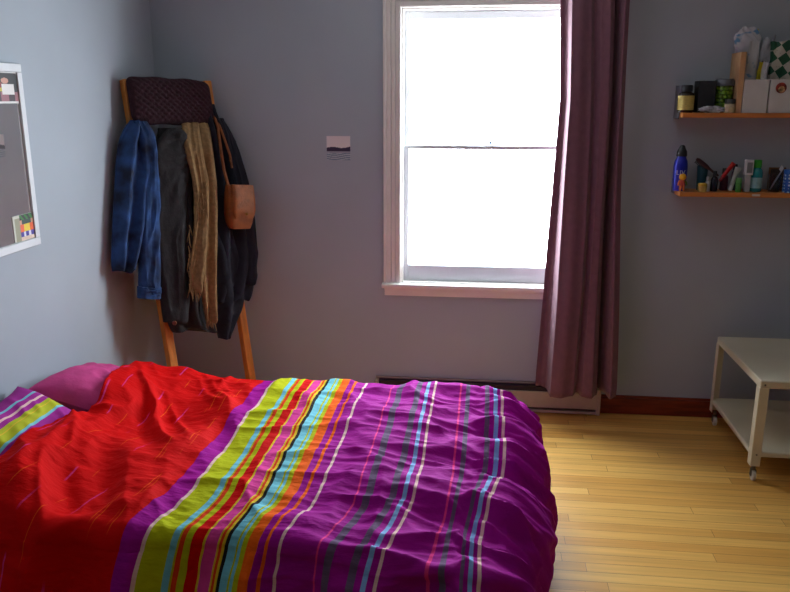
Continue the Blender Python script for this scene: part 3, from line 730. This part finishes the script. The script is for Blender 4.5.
jg = mat('clear_glass', (235, 240, 240), .02, var=0, trans=1)
MB().lathe([(r*.9, .001), (r, .006), (r, h*.78), (r*.94, h*.8), (r*.90, h*.8), (r*.94, h*.77), (r*.94, .008), (r*.85, .006)], (xc, y, ZU)).build('glass_body', jg, g)
MB().lathe([(r*.98, h*.80), (r*1.02, h*.81), (r*1.02, h*.95), (r*.9, h)], (xc, y, ZU)).build('lid', mat('jar_lid', (96, 100, 108), .35, .4), g)
sw = MB(); rnd = random.Random(5)
sr = .0105; lay = 0; zz = ZU+.012+sr*0.6
while zz < ZU+h*.72:
    for k in range(9):
        a = 2*PI*k/9+lay*.4; q = r*.94-sr-.001
        sw.lathe([(sr*math.sin(PI*t/8), -sr*math.cos(PI*t/8)) for t in range(9)], (xc+q*math.cos(a), y+q*math.sin(a), zz+rnd.uniform(-.001, .001)), 10)
    for k in range(4):
        a = 2*PI*k/4+lay; q = r*.42
        sw.lathe([(sr*math.sin(PI*t/8), -sr*math.cos(PI*t/8)) for t in range(9)], (xc+q*math.cos(a), y+q*math.sin(a), zz), 10)
    zz += sr*1.75; lay += 1
tag(sw.build('sweets', mat('green_sweets', (150, 196, 20), .35, var=.1)), 'apple green sweets filling the glass jar', 'sweets', kind='stuff')
y = 3.875
xc = (xs(725, y)+xs(735.5, y))/2; r = (xs(735.5, y)-xs(725, y))/2; h = zs_(99, y)-ZU
g = thing('jar', 'tiny cream labelled jar in front of the green sweets', 'jar', (xc, y, ZU))
MB().lathe([(r*.9, 0), (r, .003), (r, h*.62), (r*.9, h*.66)], (xc, y, ZU)).build('jar_body', mat('jar_cream', (196, 186, 150), .5, var=.1, scale=80), g)
MB().lathe([(r*.98, h*.66), (r, h*.7), (r, h*.96), (r*.9, h)], (xc, y, ZU)).build('lid', mat('jar_lid_dark', (70, 72, 72), .4, .3), g)
def blob(c, half, m, name, parent=None, seed=0, amp=.25, n=26, sq=1.0, fl=4):
    V = []; Fc = []
    for i in range(n+1):
        th = PI*i/n
        for k in range(2*n):
            a = PI*k/n; sg = lambda t: math.copysign(abs(t)**sq, t)
            p = np.array([sg(math.sin(th))*sg(math.cos(a)), sg(math.sin(th))*sg(math.sin(a)), sg(math.cos(th))])
            f = 1+amp*(float(ridge(np.array(p[0]*fl*.5+p[2]*2+seed), np.array(p[1]*fl*.5-p[2]*fl*.4), seed))-.5)
            V.append(np.array(c)+p*np.array(half)*f)
    for i in range(n):
        for k in range(2*n):
            k2 = (k+1) % (2*n); Fc.append((i*2*n+k, (i+1)*2*n+k, (i+1)*2*n+k2, i*2*n+k2))
    o = link_mesh(name, V, Fc, m, parent); return o
y = 3.872
a, b_ = xs(700, y), xs(726, y)
o = blob(((a+b_)/2, y, ZU+.015), ((b_-a)/2, .014, .0155), mat('crumpled_white', (170, 172, 178), .4, var=.5, scale=40), 'crumpled_packet', seed=4, amp=.35)
tag(o, 'crumpled white and dark packet lying at the front of the upper shelf', 'packet')
# magazine files
def mag_file(x0, x1, y0, y1, z1, m, label, name='magazine_file', sticker=False, cut=.10):
    g = thing(name, label, 'magazine file', ((x0+x1)/2, (y0+y1)/2, ZU), 'magazine files')
    t = .003; zc = z1
    MB().box(x0, x1, y0, y0+t, ZU, z1).build('spine', m, g, bevel=.001)
    for xx in (x0, x1-t):
        V = [(xx+dx, yy, zz) for dx in (0, t) for yy, zz in ((y0+t, ZU), (y1, ZU), (y1, ZU+.11 if False else z1), (y0+t, z1))]
        MB().add(V, [(0, 3, 2, 1), (4, 5, 6, 7), (0, 1, 5, 4), (1, 2, 6, 5), (2, 3, 7, 6), (3, 0, 4, 7)]).build('side_panel', m, g, bevel=.001)
    MB().box(x0+t, x1-t, y0+t, y1, ZU+.0005, ZU+t).build('base', m, g)
    MB().box(x0+t, x1-t, y1-t, y1, ZU+t, ZU+.10).build('back', m, g)
    if sticker:
        xc = (xs(773.5, y0)+xs(786, y0))/2; rr = .024
        st = MB().lathe([(rr, 0), (rr, -.0015)][::-1], (xc, y0-.0002, zs_(88, y0)), 28, 'y').build('round_sticker', mat('sticker_red', (150, 54, 44), .5, var=.5, scale=60), g); st['label'] = 'round red and brown sticker'
        MB().lathe([(rr*.62, -.0017), (rr*.62, -.0026)][::-1], (xc+.002, y0, zs_(89.5, y0)), 22, 'y').build('sticker_motif', mat('sticker_cream', (176, 140, 96), .5, var=.5, scale=70), st)
    return g
whitef = mat('file_white', (206, 206, 204), .5, var=.03)
y0, y1 = YB-SD+.008, YB-.008
mag_file(xs(743, y0), xs(767.5, y0), y0, y1, zs_(79.5, y0), whitef, 'white magazine file directly right of the tall tan one')
mag_file(xs(769, y0), xs(798, y0), y0, y1, zs_(79.5, y0), whitef, 'white magazine file with a round red sticker on its spine', sticker=True)
kraft = mat('kraft_board', (192, 152, 110), .7, var=.1, scale=14, stretch=(3, 3, 1))
g = thing('magazine_file', 'tall narrow tan board file standing left of the white files', 'magazine file', (xs(736, y0+.01), (y0+y1)/2, ZU), 'magazine files')
a, b_ = xs(736.5, y0+.005), xs(742, y0+.005); zt_ = zs_(52, y0+.01)
MB().box(a, b_, y0+.005, y0+.009, ZU, zt_).build('spine', kraft, g, bevel=.001)
for xx in (a, b_-.003): MB().box(xx, xx+.003, y0+.009, y1, ZU, zt_).build('side_panel', kraft, g, bevel=.001)
MB().box(a+.003, b_-.003, y0+.009, y1, ZU, ZU+.003).build('base', kraft, g)
# papers, bags standing in the files
def sheet(name, px0, px1, pyt, zb, y, m, seed, th=.006, label='', cat='paper', lean=0, topamp=.012):
    x0, x1, z1 = xs(px0, y), xs(px1, y), zs_(pyt, y); nx, nz = 18, 22; V = []; Fc = []
    for s in (0, 1):
        for j in range(nz+1):
            for i in range(nx+1):
                u, v = i/nx, j/nz
                cr = .016*(float(ridge(np.array(u*2.5+seed), np.array(v*3.0), seed))-.5)*v
                V.append((x0+(x1-x0)*u+lean*v*v+.004*math.sin(6*v+seed), y+cr+(th if s else 0), zb+(z1-zb)*v+topamp*(math.sin(u*5+seed)*.6+math.sin(u*11+2*seed)*.4-.4)*v**3))
    n1 = (nx+1)*(nz+1)
    for j in range(nz):
        for i in range(nx):
            a = j*(nx+1)+i; Fc.append((a, a+1, a+nx+2, a+nx+1)); b = n1+a; Fc.append((b, b+nx+1, b+nx+2, b+1))
    for i in range(nx):
        Fc.append((i, n1+i, n1+i+1, i+1)); a = nz*(nx+1)+i; Fc.append((a, a+1, n1+a+1, n1+a))
    for j in range(nz):
        a = j*(nx+1); Fc.append((a, a+nx+1, n1+a+nx+1, n1+a)); a += nx; Fc.append((a, n1+a, n1+a+nx+1, a+nx+1))
    o = link_mesh(name, V, Fc, m); return tag(o, label, cat)
def print_mat(name, c1, c2, scale, thr, st=(1, 1, 1)):
    m = bpy.data.materials.new(name); m.use_nodes = True; nt = m.node_tree; N = nt.nodes; L = nt.links; b = N['Principled BSDF']
    tc = N.new('ShaderNodeTexCoord'); mp = N.new('ShaderNodeMapping'); mp.inputs['Scale'].default_value = st; n = N.new('ShaderNodeTexNoise'); n.inputs['Scale'].default_value = scale; n.inputs['Detail'].default_value = 2
    L.new(tc.outputs['Object'], mp.inputs[0]); L.new(mp.outputs[0], n.inputs['Vector'])
    r = N.new('ShaderNodeValToRGB'); r.color_ramp.elements[0].color = srgb(*c1); r.color_ramp.elements[1].color = srgb(*c2); r.color_ramp.elements[0].position = thr-.03; r.color_ramp.elements[1].position = thr+.03
    L.new(n.outputs['Fac'], r.inputs[0]); L.new(r.outputs[0], b.inputs['Base Color']); b.inputs['Roughness'].default_value = .5; return m
pw = print_mat('paper_blue_print', (198, 200, 206), (96, 146, 184), 16, .60, (1, 1, 1.4))
sheet('paper_sheet', 729, 733, 36, ZU+.002, 4.003, mat('paper_white', (200, 200, 204), .6), 8, .004, 'plain white paper edge standing left behind the tan file', 'paper', topamp=.0)
sheet('paper_sheet', 742.5, 753, 41, ZU+.01, 3.915, pw, 3, .005, 'white printed sheet with blue marks standing in the first white file', 'paper', topamp=.004)
blob((xs(741, 3.965), 3.965, zs_(41, 3.965)), (.056, .018, .060), pw, 'plastic_bag', seed=9, amp=.3); tag(bpy.data.objects['plastic_bag'], 'white and blue crumpled bag bulging above the tan file', 'bag')
sheet('flyer', 745.5, 752, 29, ZU+.02, 3.985, print_mat('flyer_yellow', (206, 190, 30), (30, 30, 30), 20, .62), 6, .003, 'yellow and black flyer poking up behind the white bag', 'flyer', topamp=.004)
sheet('folder', 754, 758, 62, ZU+.01, 3.895, mat('folder_yellow', (196, 182, 20), .5), 2, .003, 'narrow yellow folder edge standing in the first white file', 'folder', topamp=.002)
sheet('folder', 758.5, 762, 61, ZU+.01, 3.90, mat('folder_purple', (70, 50, 96), .5), 12, .003, 'narrow dark purple folder edge right of the yellow one', 'folder', topamp=.002)
sheet('plastic_bag', 751, 762.5, 36, ZU+.02, 3.955, print_mat('bag_grey', (150, 154, 166), (184, 188, 198), 14, .5), 15, .006, 'tall grey white plastic bag behind the folders in the first white file', 'bag', lean=.028, topamp=.02)
sheet('paper_sheet', 759.5, 765.3, 62, ZU+.01, 3.885, mat('paper_crumple', (190, 192, 196), .5, var=.15, scale=40), 19, .006, 'small crumpled white paper at the front of the first file', 'paper', topamp=.01)
def check_mat():
    m = bpy.data.materials.new('green_diamond_cloth'); m.use_nodes = True; nt = m.node_tree; N = nt.nodes; L = nt.links; b = N['Principled BSDF']
    tc = N.new('ShaderNodeTexCoord'); sp = N.new('ShaderNodeSeparateXYZ'); L.new(tc.outputs['Object'], sp.inputs[0])
    cb = N.new('ShaderNodeCombineXYZ'); L.new(sp.outputs['X'], cb.inputs[0]); L.new(sp.outputs['Z'], cb.inputs[1])
    mp = N.new('ShaderNodeMapping'); mp.inputs['Rotation'].default_value = (0, 0, math.radians(52)); mp.inputs['Location'].default_value = (.37, .21, .5); L.new(cb.outputs[0], mp.inputs[0])
    ck = N.new('ShaderNodeTexChecker'); ck.inputs['Scale'].default_value = 24; ck.inputs['Color1'].default_value = srgb(34, 92, 66); ck.inputs['Color2'].default_value = srgb(196, 194, 182); L.new(mp.outputs[0], ck.inputs['Vector'])
    vo = N.new('ShaderNodeTexVoronoi'); vo.inputs['Scale'].default_value = 75; L.new(cb.outputs[0], vo.inputs['Vector'])
    mr = N.new('ShaderNodeMapRange'); mr.inputs[1].default_value = .15; mr.inputs[2].default_value = .3; mr.inputs[3].default_value = .7; mr.inputs[4].default_value = 1; L.new(vo.outputs['Distance'], mr.inputs[0])
    mx = N.new('ShaderNodeMix'); mx.data_type = 'RGBA'; mx.blend_type = 'MULTIPLY'; mx.inputs[0].default_value = 1; L.new(ck.outputs['Color'], mx.inputs[6]); L.new(mr.outputs[0], mx.inputs[7]); L.new(mx.outputs[2], b.inputs['Base Color'])
    b.inputs['Roughness'].default_value = .7; return m
sheet('cloth_bag', 766.5, 792, 41, ZU+.01, 3.93, check_mat(), 4, .03, 'green and white diamond patterned bag standing in the stickered file', 'bag', topamp=.004)

# --- lower shelf
y = 3.92; Z0 = ZL_
xc = (xs(672.5, y, 1.2)+xs(686.5, y, 1.2))/2; r = (xs(687.5, y, 1.2)-xs(673.5, y, 1.2))/2; h = zs_(145, y, 680)-Z0
g = thing('water_bottle', 'blue metal water bottle with a black cap at the left end of the lower shelf', 'bottle', (xc, y, Z0))
blue_m = mat('bottle_blue', (22, 34, 168), .28, .2, var=.04)
bt = MB().lathe([(r*.82, 0), (r*.88, .005), (r, h*.35), (r, h*.56), (r*.9, h*.66), (r*.68, h*.72), (r*.66, h*.76)], (xc, y, Z0)).build('bottle_body', blue_m, g)
MB().lathe([(r*.74, h*.755), (r*.76, h*.77), (r*.72, h*.86), (r*.5, h*.92), (r*.36, h*.98), (r*.2, h)], (xc, y, Z0)).build('cap', black_pl, g)
fc = bpy.data.curves.new('lettering', 'FONT'); fc.body = 'LIV'; fc.size = .032; fc.extrude = .0006; fc.align_x = 'CENTER'
fo = bpy.data.objects.new('lettering_src', fc); COL.objects.link(fo); dg_ = bpy.context.evaluated_depsgraph_get()
fm = bpy.data.meshes.new_from_object(fo.evaluated_get(dg_)); bpy.data.objects.remove(fo)
V = []; zl = Z0+h*.36
for v in fm.vertices:
    a = -PI/2-.15+v.co.x/r; R_ = r*1.004+v.co.z; V.append((xc+R_*math.cos(a), y+R_*math.sin(a), zl+v.co.y))
link_mesh('lettering', V, [tuple(p.vertices) for p in fm.polygons], mat('print_white', (206, 210, 226), .5), bt, smooth=False)
# toy figure
y = 3.875; xc = xs(682.5, y, 1.2)
g = thing('toy_figure', 'small yellow and orange toy figure in front of the blue bottle', 'toy', (xc, y, Z0))
oy = mat('toy_orange', (206, 110, 40), .5, var=.1); yy_ = mat('toy_yellow', (226, 170, 30), .5, var=.05); gg = mat('toy_green', (70, 110, 40), .5)
tb_ = blob((xc, y, Z0+.040), (.013, .010, .020), mat('toy_red', (170, 60, 50), .5), 'body', g, 1, .08)
blob((xc-.001, y-.002, Z0+.070), (.017, .013, .016), yy_, 'head', g, 2, .06)
for s in (-1, 1):
    MB().tube([(xc+s*.007, y, Z0+.03), (xc+s*.008, y-.001, Z0+.012), (xc+s*.009, y-.006, Z0+.004)], [.006, .0055, .004], 10).build('leg', oy, g)
    MB().tube([(xc+s*.011, y, Z0+.052), (xc+s*.018, y-.003, Z0+.042), (xc+s*.019, y-.006, Z0+.03)], [.005, .0045, .004], 10).build('arm', gg if s > 0 else oy, g)
# yellow round pot
def pot(px0, px1, pyt, y, m, ml, name, label, cat, lid=.35):
    xc = (xs(px0, y, 1.2)+xs(px1, y, 1.2))/2; r = (xs(px1, y, 1.2)-xs(px0, y, 1.2))/2; h = zs_(pyt, y)-Z0
    g = thing(name, label, cat, (xc, y, Z0)); zc = h*(1-lid)
    MB().lathe([(r*.85, 0), (r, .003), (r, zc*.96), (r*.9, zc)], (xc, y, Z0), 24).build('body', m, g)
    MB().lathe([(r*.9, zc), (r*.98, zc+.001), (r*.98, h-.002), (r*.85, h)], (xc, y, Z0), 24).build('lid', ml, g)
    return g
gold = mat('balm_gold', (176, 146, 70), .45, var=.1)
pot(698.5, 707.5, 183.5, 3.872, gold, mat('balm_lid', (190, 160, 50), .4), 'balm_pot', 'small round golden balm pot at the front of the lower shelf', 'pot')
clearp = mat('clear_plastic', (196, 206, 210), .1, var=0, trans=.85)
def bottle(px0, px1, pyt, y, body, capm, name, label, cat, capf=.25, capw=.6, shoulder=.1, lab=None):
    xc = (xs(px0, y, 1.2)+xs(px1, y, 1.2))/2; r = (xs(px1, y, 1.2)-xs(px0, y, 1.2))/2; h = zs_(pyt, y)-Z0
    g = thing(name, label, cat, (xc, y, Z0)); zc = h*(1-capf)
    MB().lathe([(r*.88, 0), (r, .004), (r, zc-h*shoulder), (r*.85, zc-h*shoulder*.4), (r*capw*.8, zc), (r*capw*.8, zc+.003)], (xc, y, Z0), 24).build('body', body, g)
    MB().lathe([(r*capw, zc+.001), (r*capw*1.03, zc+.003), (r*capw, h-.003), (r*capw*.8, h)], (xc, y, Z0), 24).build('cap', capm, g)
    if lab:
        MB().lathe([(r*1.012, h*.12), (r*1.012, h*.45)], (xc, y, Z0), 24).build('paper_label', lab, g)
    return g
wp = mat('white_plastic', (196, 198, 200), .4, var=.04); dk = mat('dark_glass', (30, 30, 44), .2); tealp = mat('teal_liquid', (28, 132, 136), .15, var=.1)
bottle(706, 710.5, 177, 3.90, wp, mat('grey_cap', (150, 150, 154), .4), 'lip_balm', 'slim white lip balm tube left of the dark bottle', 'tube', .3, .95, .02)
bottle(711, 718, 171, 3.905, dk, black_pl, 'perfume_bottle', 'dark small bottle left of the red tube', 'bottle', .28, .55, .12)
bottle(720, 728, 168, 3.955, mat('plum_bottle', (70, 26, 48), .3), black_pl, 'nail_polish', 'dark plum bottle behind the red tube', 'bottle', .3, .6, .1)
bottle(731, 737, 164, 3.965, mat('navy_bottle', (32, 40, 66), .3), black_pl, 'spray_bottle', 'dark navy bottle behind the leaning grey tube', 'bottle', .25, .7, .1)
# hairbrush lying across things
y = 3.93
A_ = np.array([xs(694.5, y, 1.2), y, zs_(159, y)]); B_ = np.array([xs(718, y, 1.2), y, zs_(176, y)])
g = thing('hairbrush', 'dark brown hairbrush leaning in a teal cup', 'hairbrush', (A_+B_)/2)
tt = (B_-A_)/np.linalg.norm(B_-A_); pr = np.array([tt[2], 0, -tt[0]]); pr = pr if pr[2] > 0 else -pr
brn = mat('brush_wood', (62, 30, 34), .45, var=.15)
MB().tube([A_+(B_-A_)*t for t in np.linspace(0, 1, 12)], [.006, .011, .012, .012, .012, .011, .008, .006, .006, .006, .007, .004], 12, .6).build('handle', brn, g)
bb = MB()
for i in range(9):
    for j in (-1, 0, 1):
        p = A_+(B_-A_)*(.05+.055*i)+np.array([0, j*.005, 0]); bb.tube([p, p-pr*.02], .0012, 5)
bb.build('bristles', mat('bristle_black', (18, 18, 22), .6), g)['kind'] = 'stuff'
# teal cup
y = 3.955; xc = (xs(696, y, 1.2)+xs(707, y, 1.2))/2; r = .027; h = zs_(166, y)-Z0
tag(MB().lathe([(r*.8, 0), (r, h), (r*.93, h), (r*.74, .004)], (xc, y, Z0), 28).build('cup', mat('cup_teal', (26, 74, 84), .3)), 'dark teal cup standing behind the golden pot', 'cup')
# red tube leaning
def lean_tube(p0, p1, r0, r1, mb_, mc, name, label, flat=.6):
    p0, p1 = np.array(p0), np.array(p1)
    g = thing(name, label, 'tube', p0)
    d = p1-p0; q = lambda t: p0+d*t
    MB().tube([q(.0), q(.02), q(.2), q(.205)], [r0*.8, r0*.85, r0*.85, r0*.7], 14).build('cap', mc, g)
    MB().tube([q(.21), q(.24), q(.6), q(.95), q(1)], [r0*.8, r0, (r0+r1)/2, r1, r1], 14, flat).build('tube_body', mb_, g)
y = 3.925
lean_tube((xs(719.5, y, 1.2), y, zs_(181, y)), (xs(732, y+.02, 1.2), y+.02, zs_(163.5, y)), .009, .012, mat('tube_red', (196, 24, 28), .35), mat('tube_red_cap', (150, 20, 26), .35), 'cream_tube', 'bright red tube leaning diagonally among the toiletries')
y = 3.89
lean_tube((xs(731, y, 1.2), y, Z0+.006), (xs(737, y+.02, 1.2), y+.02, zs_(168, y)), .010, .016, mat('tube_grey', (164, 172, 166), .4, var=.1), wp, 'cream_tube', 'pale grey tube standing on its white cap in front of the red tube')
pot(736, 742, 178, 3.885, mat('pot_green', (70, 140, 60), .4), mat('pot_green_lid', (90, 160, 80), .4), 'cream_pot', 'tiny green pot between the grey tube and the white carton', 'pot')
# white carton
y = 3.90; a, b_ = xs(743.5, y, 1.2), xs(751.5, y, 1.2); zt_ = zs_(159.5, y)
g = thing('pump_bottle', 'tall white and grey pump bottle left of the green capped one', 'bottle', ((a+b_)/2, y, Z0))
MB().box(a+.003, b_-.006, y-.012, y+.014, Z0, Z0+(zt_-Z0)*.52).build('body', mat('carton_grey', (176, 180, 182), .5, var=.08, scale=40), g, bevel=.004)
MB().box(a, b_, y-.014, y+.016, Z0+(zt_-Z0)*.52, zt_).build('cap', wp, g, bevel=.004)
MB().box(a+.006, b_-.006, y-.0146, y-.013, Z0+(zt_-Z0)*.6, zt_-.012).build('window_panel', mat('carton_panel', (120, 126, 128), .4), g)
lb = mat('label_paleblue', (140, 186, 190), .5, var=.1, scale=60)
bottle(750, 762, 159.5, 3.915, tealp, mat('cap_green', (38, 150, 36), .4), 'mouthwash', 'teal mouthwash bottle with a bright green cap', 'bottle', .25, .66, .14, lb)
# glass with a toothbrush, little brown picture
y = 3.925; xc = (xs(768, y, 1.2)+xs(781, y, 1.2))/2; r = (xs(781, y, 1.2)-xs(768, y, 1.2))/2; h = zs_(174, y)-Z0
tag(MB().lathe([(r*.8, 0), (r*.82, .003), (r, h), (r*.95, h), (r*.78, .006)], (xc, y, Z0), 28).build('drinking_glass', jg), 'clear drinking glass holding a toothbrush on the lower shelf', 'glass')
g = thing('toothbrush', 'pale toothbrush leaning in the clear drinking glass', 'toothbrush', (xc-.015, y, Z0+.008))
p0 = np.array([xc-.016, y, Z0+.010]); p1 = np.array([xs(782, y, 1.2), y+.002, zs_(168, y)])
MB().tube([p0, p0+(p1-p0)*.5, p0+(p1-p0)*.8, p1], [.0035, .0045, .003, .004], 10, .7).build('handle', mat('brush_pale', (170, 176, 190), .4), g)
MB().obox(p0+(p1-p0)*.93+np.array([-.005, 0, .006]), (p1-p0)/np.linalg.norm(p1-p0)*.010, (0, .004, 0), np.array([-.005, 0, .006])).build('brush_head', mat('bristle_white', (210, 214, 220), .6), g)
y = 3.975; a, b_ = xs(768, y, 1.2), xs(785, y, 1.2); z1_ = zs_(167, y)
g = thing('picture_frame', 'small brown framed picture behind the drinking glass', 'picture', ((a+b_)/2, y, Z0))
MB().box(a, b_, y, y+.008, Z0, Z0+.008).box(a, b_, y, y+.008, z1_-.008, z1_).box(a, a+.008, y, y+.008, Z0+.008, z1_-.008).box(b_-.008, b_, y, y+.008, Z0+.008, z1_-.008).build('frame', mat('small_frame_brown', (112, 78, 48), .5, var=.1), g, bevel=.0015)
MB().box(a+.007, b_-.007, y+.003, y+.006, Z0+.007, z1_-.007).build('picture', mat('picture_dark', (70, 60, 58), .5, var=.4, scale=30), g)
# dotted tin
def dot_mat():
    m = bpy.data.materials.new('dotted_blue'); m.use_nodes = True; nt = m.node_tree; N = nt.nodes; L = nt.links; b = N['Principled BSDF']
    tc = N.new('ShaderNodeTexCoord'); vo = N.new('ShaderNodeTexVoronoi'); vo.inputs['Scale'].default_value = 62; vo.inputs['Randomness'].default_value = .25; L.new(tc.outputs['Object'], vo.inputs['Vector'])
    r = N.new('ShaderNodeValToRGB'); r.color_ramp.interpolation = 'CONSTANT'; r.color_ramp.elements[0].color = srgb(190, 214, 230); r.color_ramp.elements[1].position = .33; r.color_ramp.elements[1].color = srgb(22, 92, 176)
    L.new(vo.outputs['Distance'], r.inputs[0]); L.new(r.outputs[0], b.inputs['Base Color']); b.inputs['Roughness'].default_value = .4; return m
y = 3.90; a, b_ = xs(783.5, y, 1.2), xs(797, y, 1.2); xc = (a+b_)/2; r = (b_-a)/2; h = zs_(169, y)-Z0
g = thing('tin', 'blue tin with white dots at the right edge of the lower shelf', 'tin', (xc, y, Z0))
MB().lathe([(r*.98, 0), (r, .002), (r, h*.86)], (xc, y, Z0), 32).build('tin_body', dot_mat(), g)
MB().lathe([(r*1.02, h*.84), (r*1.03, h*.86), (r*1.03, h*.98), (r*.97, h)], (xc, y, Z0), 32).build('lid', mat('tin_lid', (30, 96, 176), .35), g)

# ------------------------------------------------------------------ white cart
cw = mat('cart_enamel', (214, 206, 180), .35, var=.03, scale=6)
ctx0, ctx1, cty0, cty1 = 1.208, 2.02, 3.285, 3.93
g = thing('rolling_cart', 'low white metal two tier rolling table on the right by the wall', 'cart', ((ctx0+ctx1)/2, (cty0+cty1)/2, 0))
def tray(z0, z1, name):
    MB().box(ctx0, ctx1, cty0, cty1, z0, z1).build(name, cw, g, bevel=.007)
tray(.439, .476, 'table_top')
tray(.118, .144, 'lower_shelf')
cas = mat('caster_rubber', (196, 190, 176), .5, var=.05); cm = mat('caster_metal', (110, 108, 104), .35, .8)
for x, sx in ((ctx0, 1), (ctx1, -1)):
    for y, sy in ((cty0, 1), (cty1, -1)):
        L_ = MB(); w_ = .040; t_ = .003
        L_.box(min(x, x+sx*w_), max(x, x+sx*w_), min(y-sy*.001, y+sy*t_), max(y-sy*.001, y+sy*t_), .075, .443)
        L_.box(min(x-sx*.001, x+sx*t_), max(x-sx*.001, x+sx*t_), min(y, y+sy*w_), max(y, y+sy*w_), .075, .443)
        lg = L_.build('leg', cw, g, bevel=.0012)
        for zz in (.457, .131):
            MB().lathe([(.004, -.0022), (.004, 0), (.003, .001)][::1], (x+sx*.02, y-sy*.0015, zz), 10, 'y').build('screw', cm, lg)
        cx_, cy_ = x+sx*.022, y+sy*.022
        cst = MB().lathe([(.009, .052), (.009, .078)], (cx_, cy_, 0), 12).box(cx_-.011, cx_-.009, cy_-.012, cy_+.010, .020, .054).box(cx_+.009, cx_+.011, cy_-.012, cy_+.010, .020, .054).box(cx_-.011, cx_+.011, cy_-.012, cy_+.010, .051, .054).build('caster', cm, g, bevel=.0006)
        MB().lathe([(.020, -.008), (.024, -.006), (.0245, 0), (.024, .006), (.020, .008)], (cx_, cy_-.006, .0245), 24, 'x').build('wheel', cas, cst)

# ------------------------------------------------------------------ view
SC.view_settings.view_transform = 'Standard'; SC.view_settings.look = 'None'; SC.view_settings.gamma = 1; SC.view_settings.use_curve_mapping = False
SC.view_settings.exposure = 0
SC.cycles.max_bounces = 10; SC.cycles.diffuse_bounces = 6; SC.cycles.transparent_max_bounces = 12
SC.cycles.sample_clamp_indirect = 6
